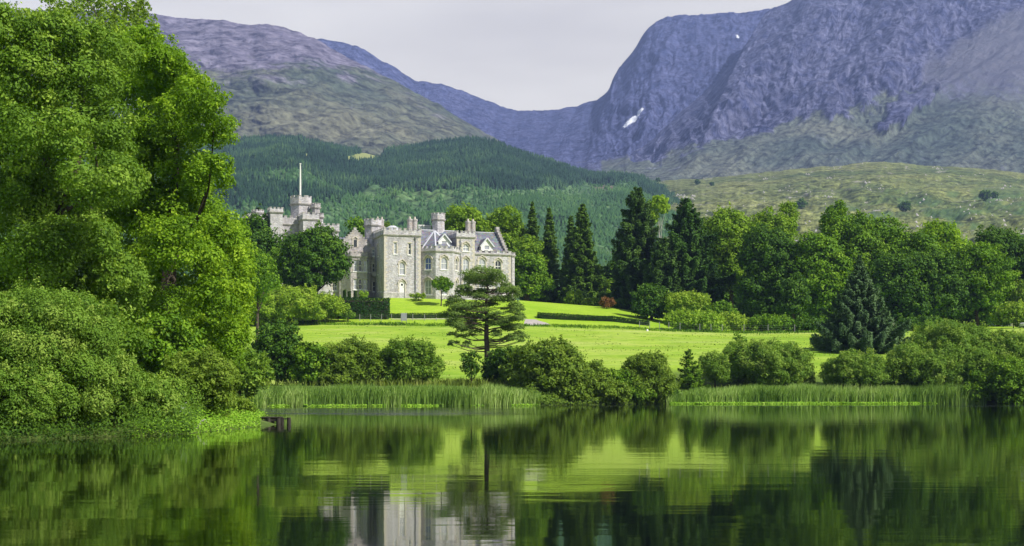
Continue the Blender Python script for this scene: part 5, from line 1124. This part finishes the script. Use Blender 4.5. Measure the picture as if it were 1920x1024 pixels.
# rough grass on the bank, along the field bank and over the meadow
n = 16000; px = rg.uniform(440, 1900, n); D = rg.uniform(144, 163, n); x = (px - CX) / F * D; sd = shore_sd(x, D); k = (sd > 4) & (sd < 13); XY = np.stack([x[k], D[k]], -1)
blades('rough_grass', XY, .5 + .5 * rg.random(len(XY)), .10, M['tuft'], rg, .35, label='rough brownish grass on the bank behind the reeds', cat='rough grass')
n = 9000; px = rg.uniform(470, 1700, n); D = WB(px) + rg.normal(size=n) * 1.2 + 3 * (vn(px / 90, px * 0, 5) - .5); x = (px - CX) / F * D; k = rg.random(n) < .25 + vn(px / 15, px * 0, 6); XY = np.stack([x[k], D[k]], -1)
blades('grass_tufts', XY, .2 + .38 * rg.random(len(XY)), .14, M['midoak'], rg, .4, label='dark weedy tufts along the bank at the top of the meadow', cat='grass tufts')
n = 40000; px = rg.uniform(430, 1930, n); D = 156 + 70 * rg.random(n); x = (px - CX) / F * D; k = (fbm(x / 4, D / 2, 7, 4) > .57); XY = np.stack([x[k], D[k]], -1)
blades('meadow_grass', XY, .10 + .16 * rg.random(len(XY)) ** 2, .12, M['tuft'], rg, .4, label='longer grass growing in streaks over the sunlit meadow', cat='meadow grass')

# ------------------------------------------------------------------ jetty, branch, fences, board, car
j = empty('jetty', (-10.6, 64.4, 0)); tag(j, 'small dark timber jetty at the tip of the left bank', 'jetty')
Xj = lambda px: (px - CX) / F * 64.4 + 10.6
mb = MB()
for i in range(9): a = Xj(484) + i * .115; mb.box(a, a + .105, -.55, .6, .27 + .004 * (i % 3), .31 + .004 * (i % 3))
mb.build('deck', M['oldwood'], j)
mb = MB(); mb.box(Xj(484), Xj(529), -.52, -.42, .13, .267); mb.build('beam', M['oldwood'], j); mb = MB(); mb.box(Xj(484), Xj(529), .42, .52, .13, .267); mb.build('beam', M['oldwood'], j)
for px, y, r in ((507, -.5, .09), (525, -.5, .1), (507, .5, .09), (525, .5, .09), (543.5, -.3, .09)):
    mb = MB(); x = Xj(px); mb.tube([(x, y, -1.2), (x + .01, y, .1), (x, y, .29 if px > 540 else .262)], [r * 1.05, r, r * .95], 9); mb.build('post', M['oldwood'], j)
mb = MB(); mb.beam((Xj(529), -.3, .22), (Xj(545), -.3, .24), .07, .05); mb.build('rail', M['oldwood'], j)
c = P(383, 790, 52.6); mb = MB(); gzc = gz1(c[0], 52.6)
mb.tube([(c[0] - .35, 52.6, gzc - .05), (c[0] - .12, 52.6, c[2] - .02), (c[0], 52.6, c[2] + .06), (c[0] + .05, 52.6, c[2] + .05), (c[0] + .09, 52.6, c[2] - .04)], [.035, .03, .026, .02, .012], 7)
tag(mb.build('branch', M['palebark'], None, True), 'bleached bent branch poking out of the bright plants on the left bank', 'branch')
def fence(label, pts, h=1.1, wires=4, name='wire_fence', mat='post', r=.045):
    x0, y0 = pts[0]; root = empty(name, (x0, y0, gz1(x0, y0))); z0 = gz1(x0, y0); tag(root, label, 'fence'); tops = []
    for (x, y) in pts:
        z = gz1(x, y) - z0; mb = MB(); mb.tube([(x - x0, y - y0, z - .4), (x - x0, y - y0, z + h)], [r, r], 6); mb.build('post', M[mat], root); tops.append((x - x0, y - y0, z))
    mb = MB()
    for a, b in zip(tops, tops[1:]):
        for k in range(wires): q = h * (k + .6) / wires * .97; mb.beam((a[0], a[1], a[2] + q), (b[0], b[1], b[2] + q), .008)
    mb.build('wire', M['post'], root)
fence('wire fence with pale posts below the clipped hedge', [hx(px, D) for px, D in ((576, 237), (615, 237), (654, 237.4), (674.5, 237.4), (695, 237.6), (715.5, 237.8), (734, 237.8), (752, 237.6), (774, 237.6), (796, 237.6), (818, 237.6), (840, 237.6))])
fence('wire fence with thin posts before the domed rhododendron', [hx(px, D) for px, D in ((1199, 228.5), (1218, 229), (1236.5, 229), (1254, 228), (1275, 227.5), (1312, 227), (1333, 227), (1354, 227), (1395, 227.4), (1440, 227.6), (1490, 228))], 1.3)
bx0, by0 = hx(757.5, 235.6); zb0 = gz1(bx0, by0); b = empty('notice_board', (bx0, by0, zb0)); tag(b, 'plain grey board on two short legs by the fence below the lawn', 'board')
mb = MB(); mb.box(-.45, .45, -.04, .04, .35, 1.5); mb.build('panel', M['grey'], b)
for s in (-1, 1): mb = MB(); mb.box(s * .38 - .04, s * .38 + .04, .045, .12, -.3, 1.4); mb.build('leg', M['post'], b)
mb = MB(); mb.box(-.5, .5, -.06, .06, 1.503, 1.56); mb.build('cap', M['lead'], b)
sx, sy = hx(1213.5, 224); mb = MB(); mb.prism(ngon(sx, sy, .22, 7, 0), gz1(sx, sy) - .1, gz1(sx, sy) + .28, ngon(sx + .03, sy, .12, 7, 0)); tag(mb.build('stone', M['white'], None), 'small white stone lying on the meadow bank left of the right fence', 'stone')
def car():
    x, y = hx(1940, 236); z = gz1(x, y); r = empty('parked_car', (x, y, z), radians(4)); tag(r, 'white car parked at the right edge of the meadow, only its nose showing', 'car')
    mb = MB(); pr = [(-2.1, .35), (-2.15, .75), (-1.9, .92), (-1.0, 1.0), (-.35, 1.45), (1.0, 1.47), (1.75, 1.05), (2.1, 1.0), (2.12, .35)]
    for s in (-1, 1):
        f = [(a, s * .85, h) for a, h in pr]; mb.face(f if s > 0 else f[::-1])
    for (a, h), (a2, h2) in zip(pr, pr[1:] + pr[:1]): mb.face([(a, -.85, h), (a, .85, h), (a2, .85, h2), (a2, -.85, h2)])
    mb.build('body', M['white'], r)
    mb = MB(); mb.face([(-.85, -.856, 1.03), (1.5, -.856, 1.05), (.95, -.856, 1.4), (-.32, -.856, 1.38)]); mb.build('window', M['glass_dark'], r)
    mb = MB(); mb.face([(-.99, -.75, 1.025), (-.99, .75, 1.025), (-.4, .7, 1.44), (-.4, -.7, 1.44)][::-1]); mb.build('windscreen', M['glass_dark'], r)
    for a in (-1.35, 1.35):
        for s in (-.87, .87):
            mb = MB(); mb.tube([(a, s - .1, .32), (a, s + .1, .32)], [.32, .32], 16); w = mb.build('wheel', M['slate'], r); mb = MB(); mb.tube([(a, s - .11, .32), (a, s + .11, .32)], [.18, .18], 12); mb.build('rim', M['lead'], w)
    for s in (-.6, .6): mb = MB(); mb.box(-2.17, -2.05, s - .15, s + .15, .62, .76); mb.build('headlight', M['glass_pale'], r)
car()

# ------------------------------------------------------------------ air
def haze():
    mb = MB(); mb.box(-7000, 7000, -420, 7200, -2.6, 2100); m, t, o = newmat('haze')
    pv = t.nodes.new('ShaderNodeVolumePrincipled'); pv.inputs['Color'].default_value = (.40, .53, 1.0, 1); pv.inputs['Density'].default_value = .00009; t.links.new(pv.outputs[0], o.inputs['Volume'])
    tag(mb.build('haze', m), kind='stuff')
haze()
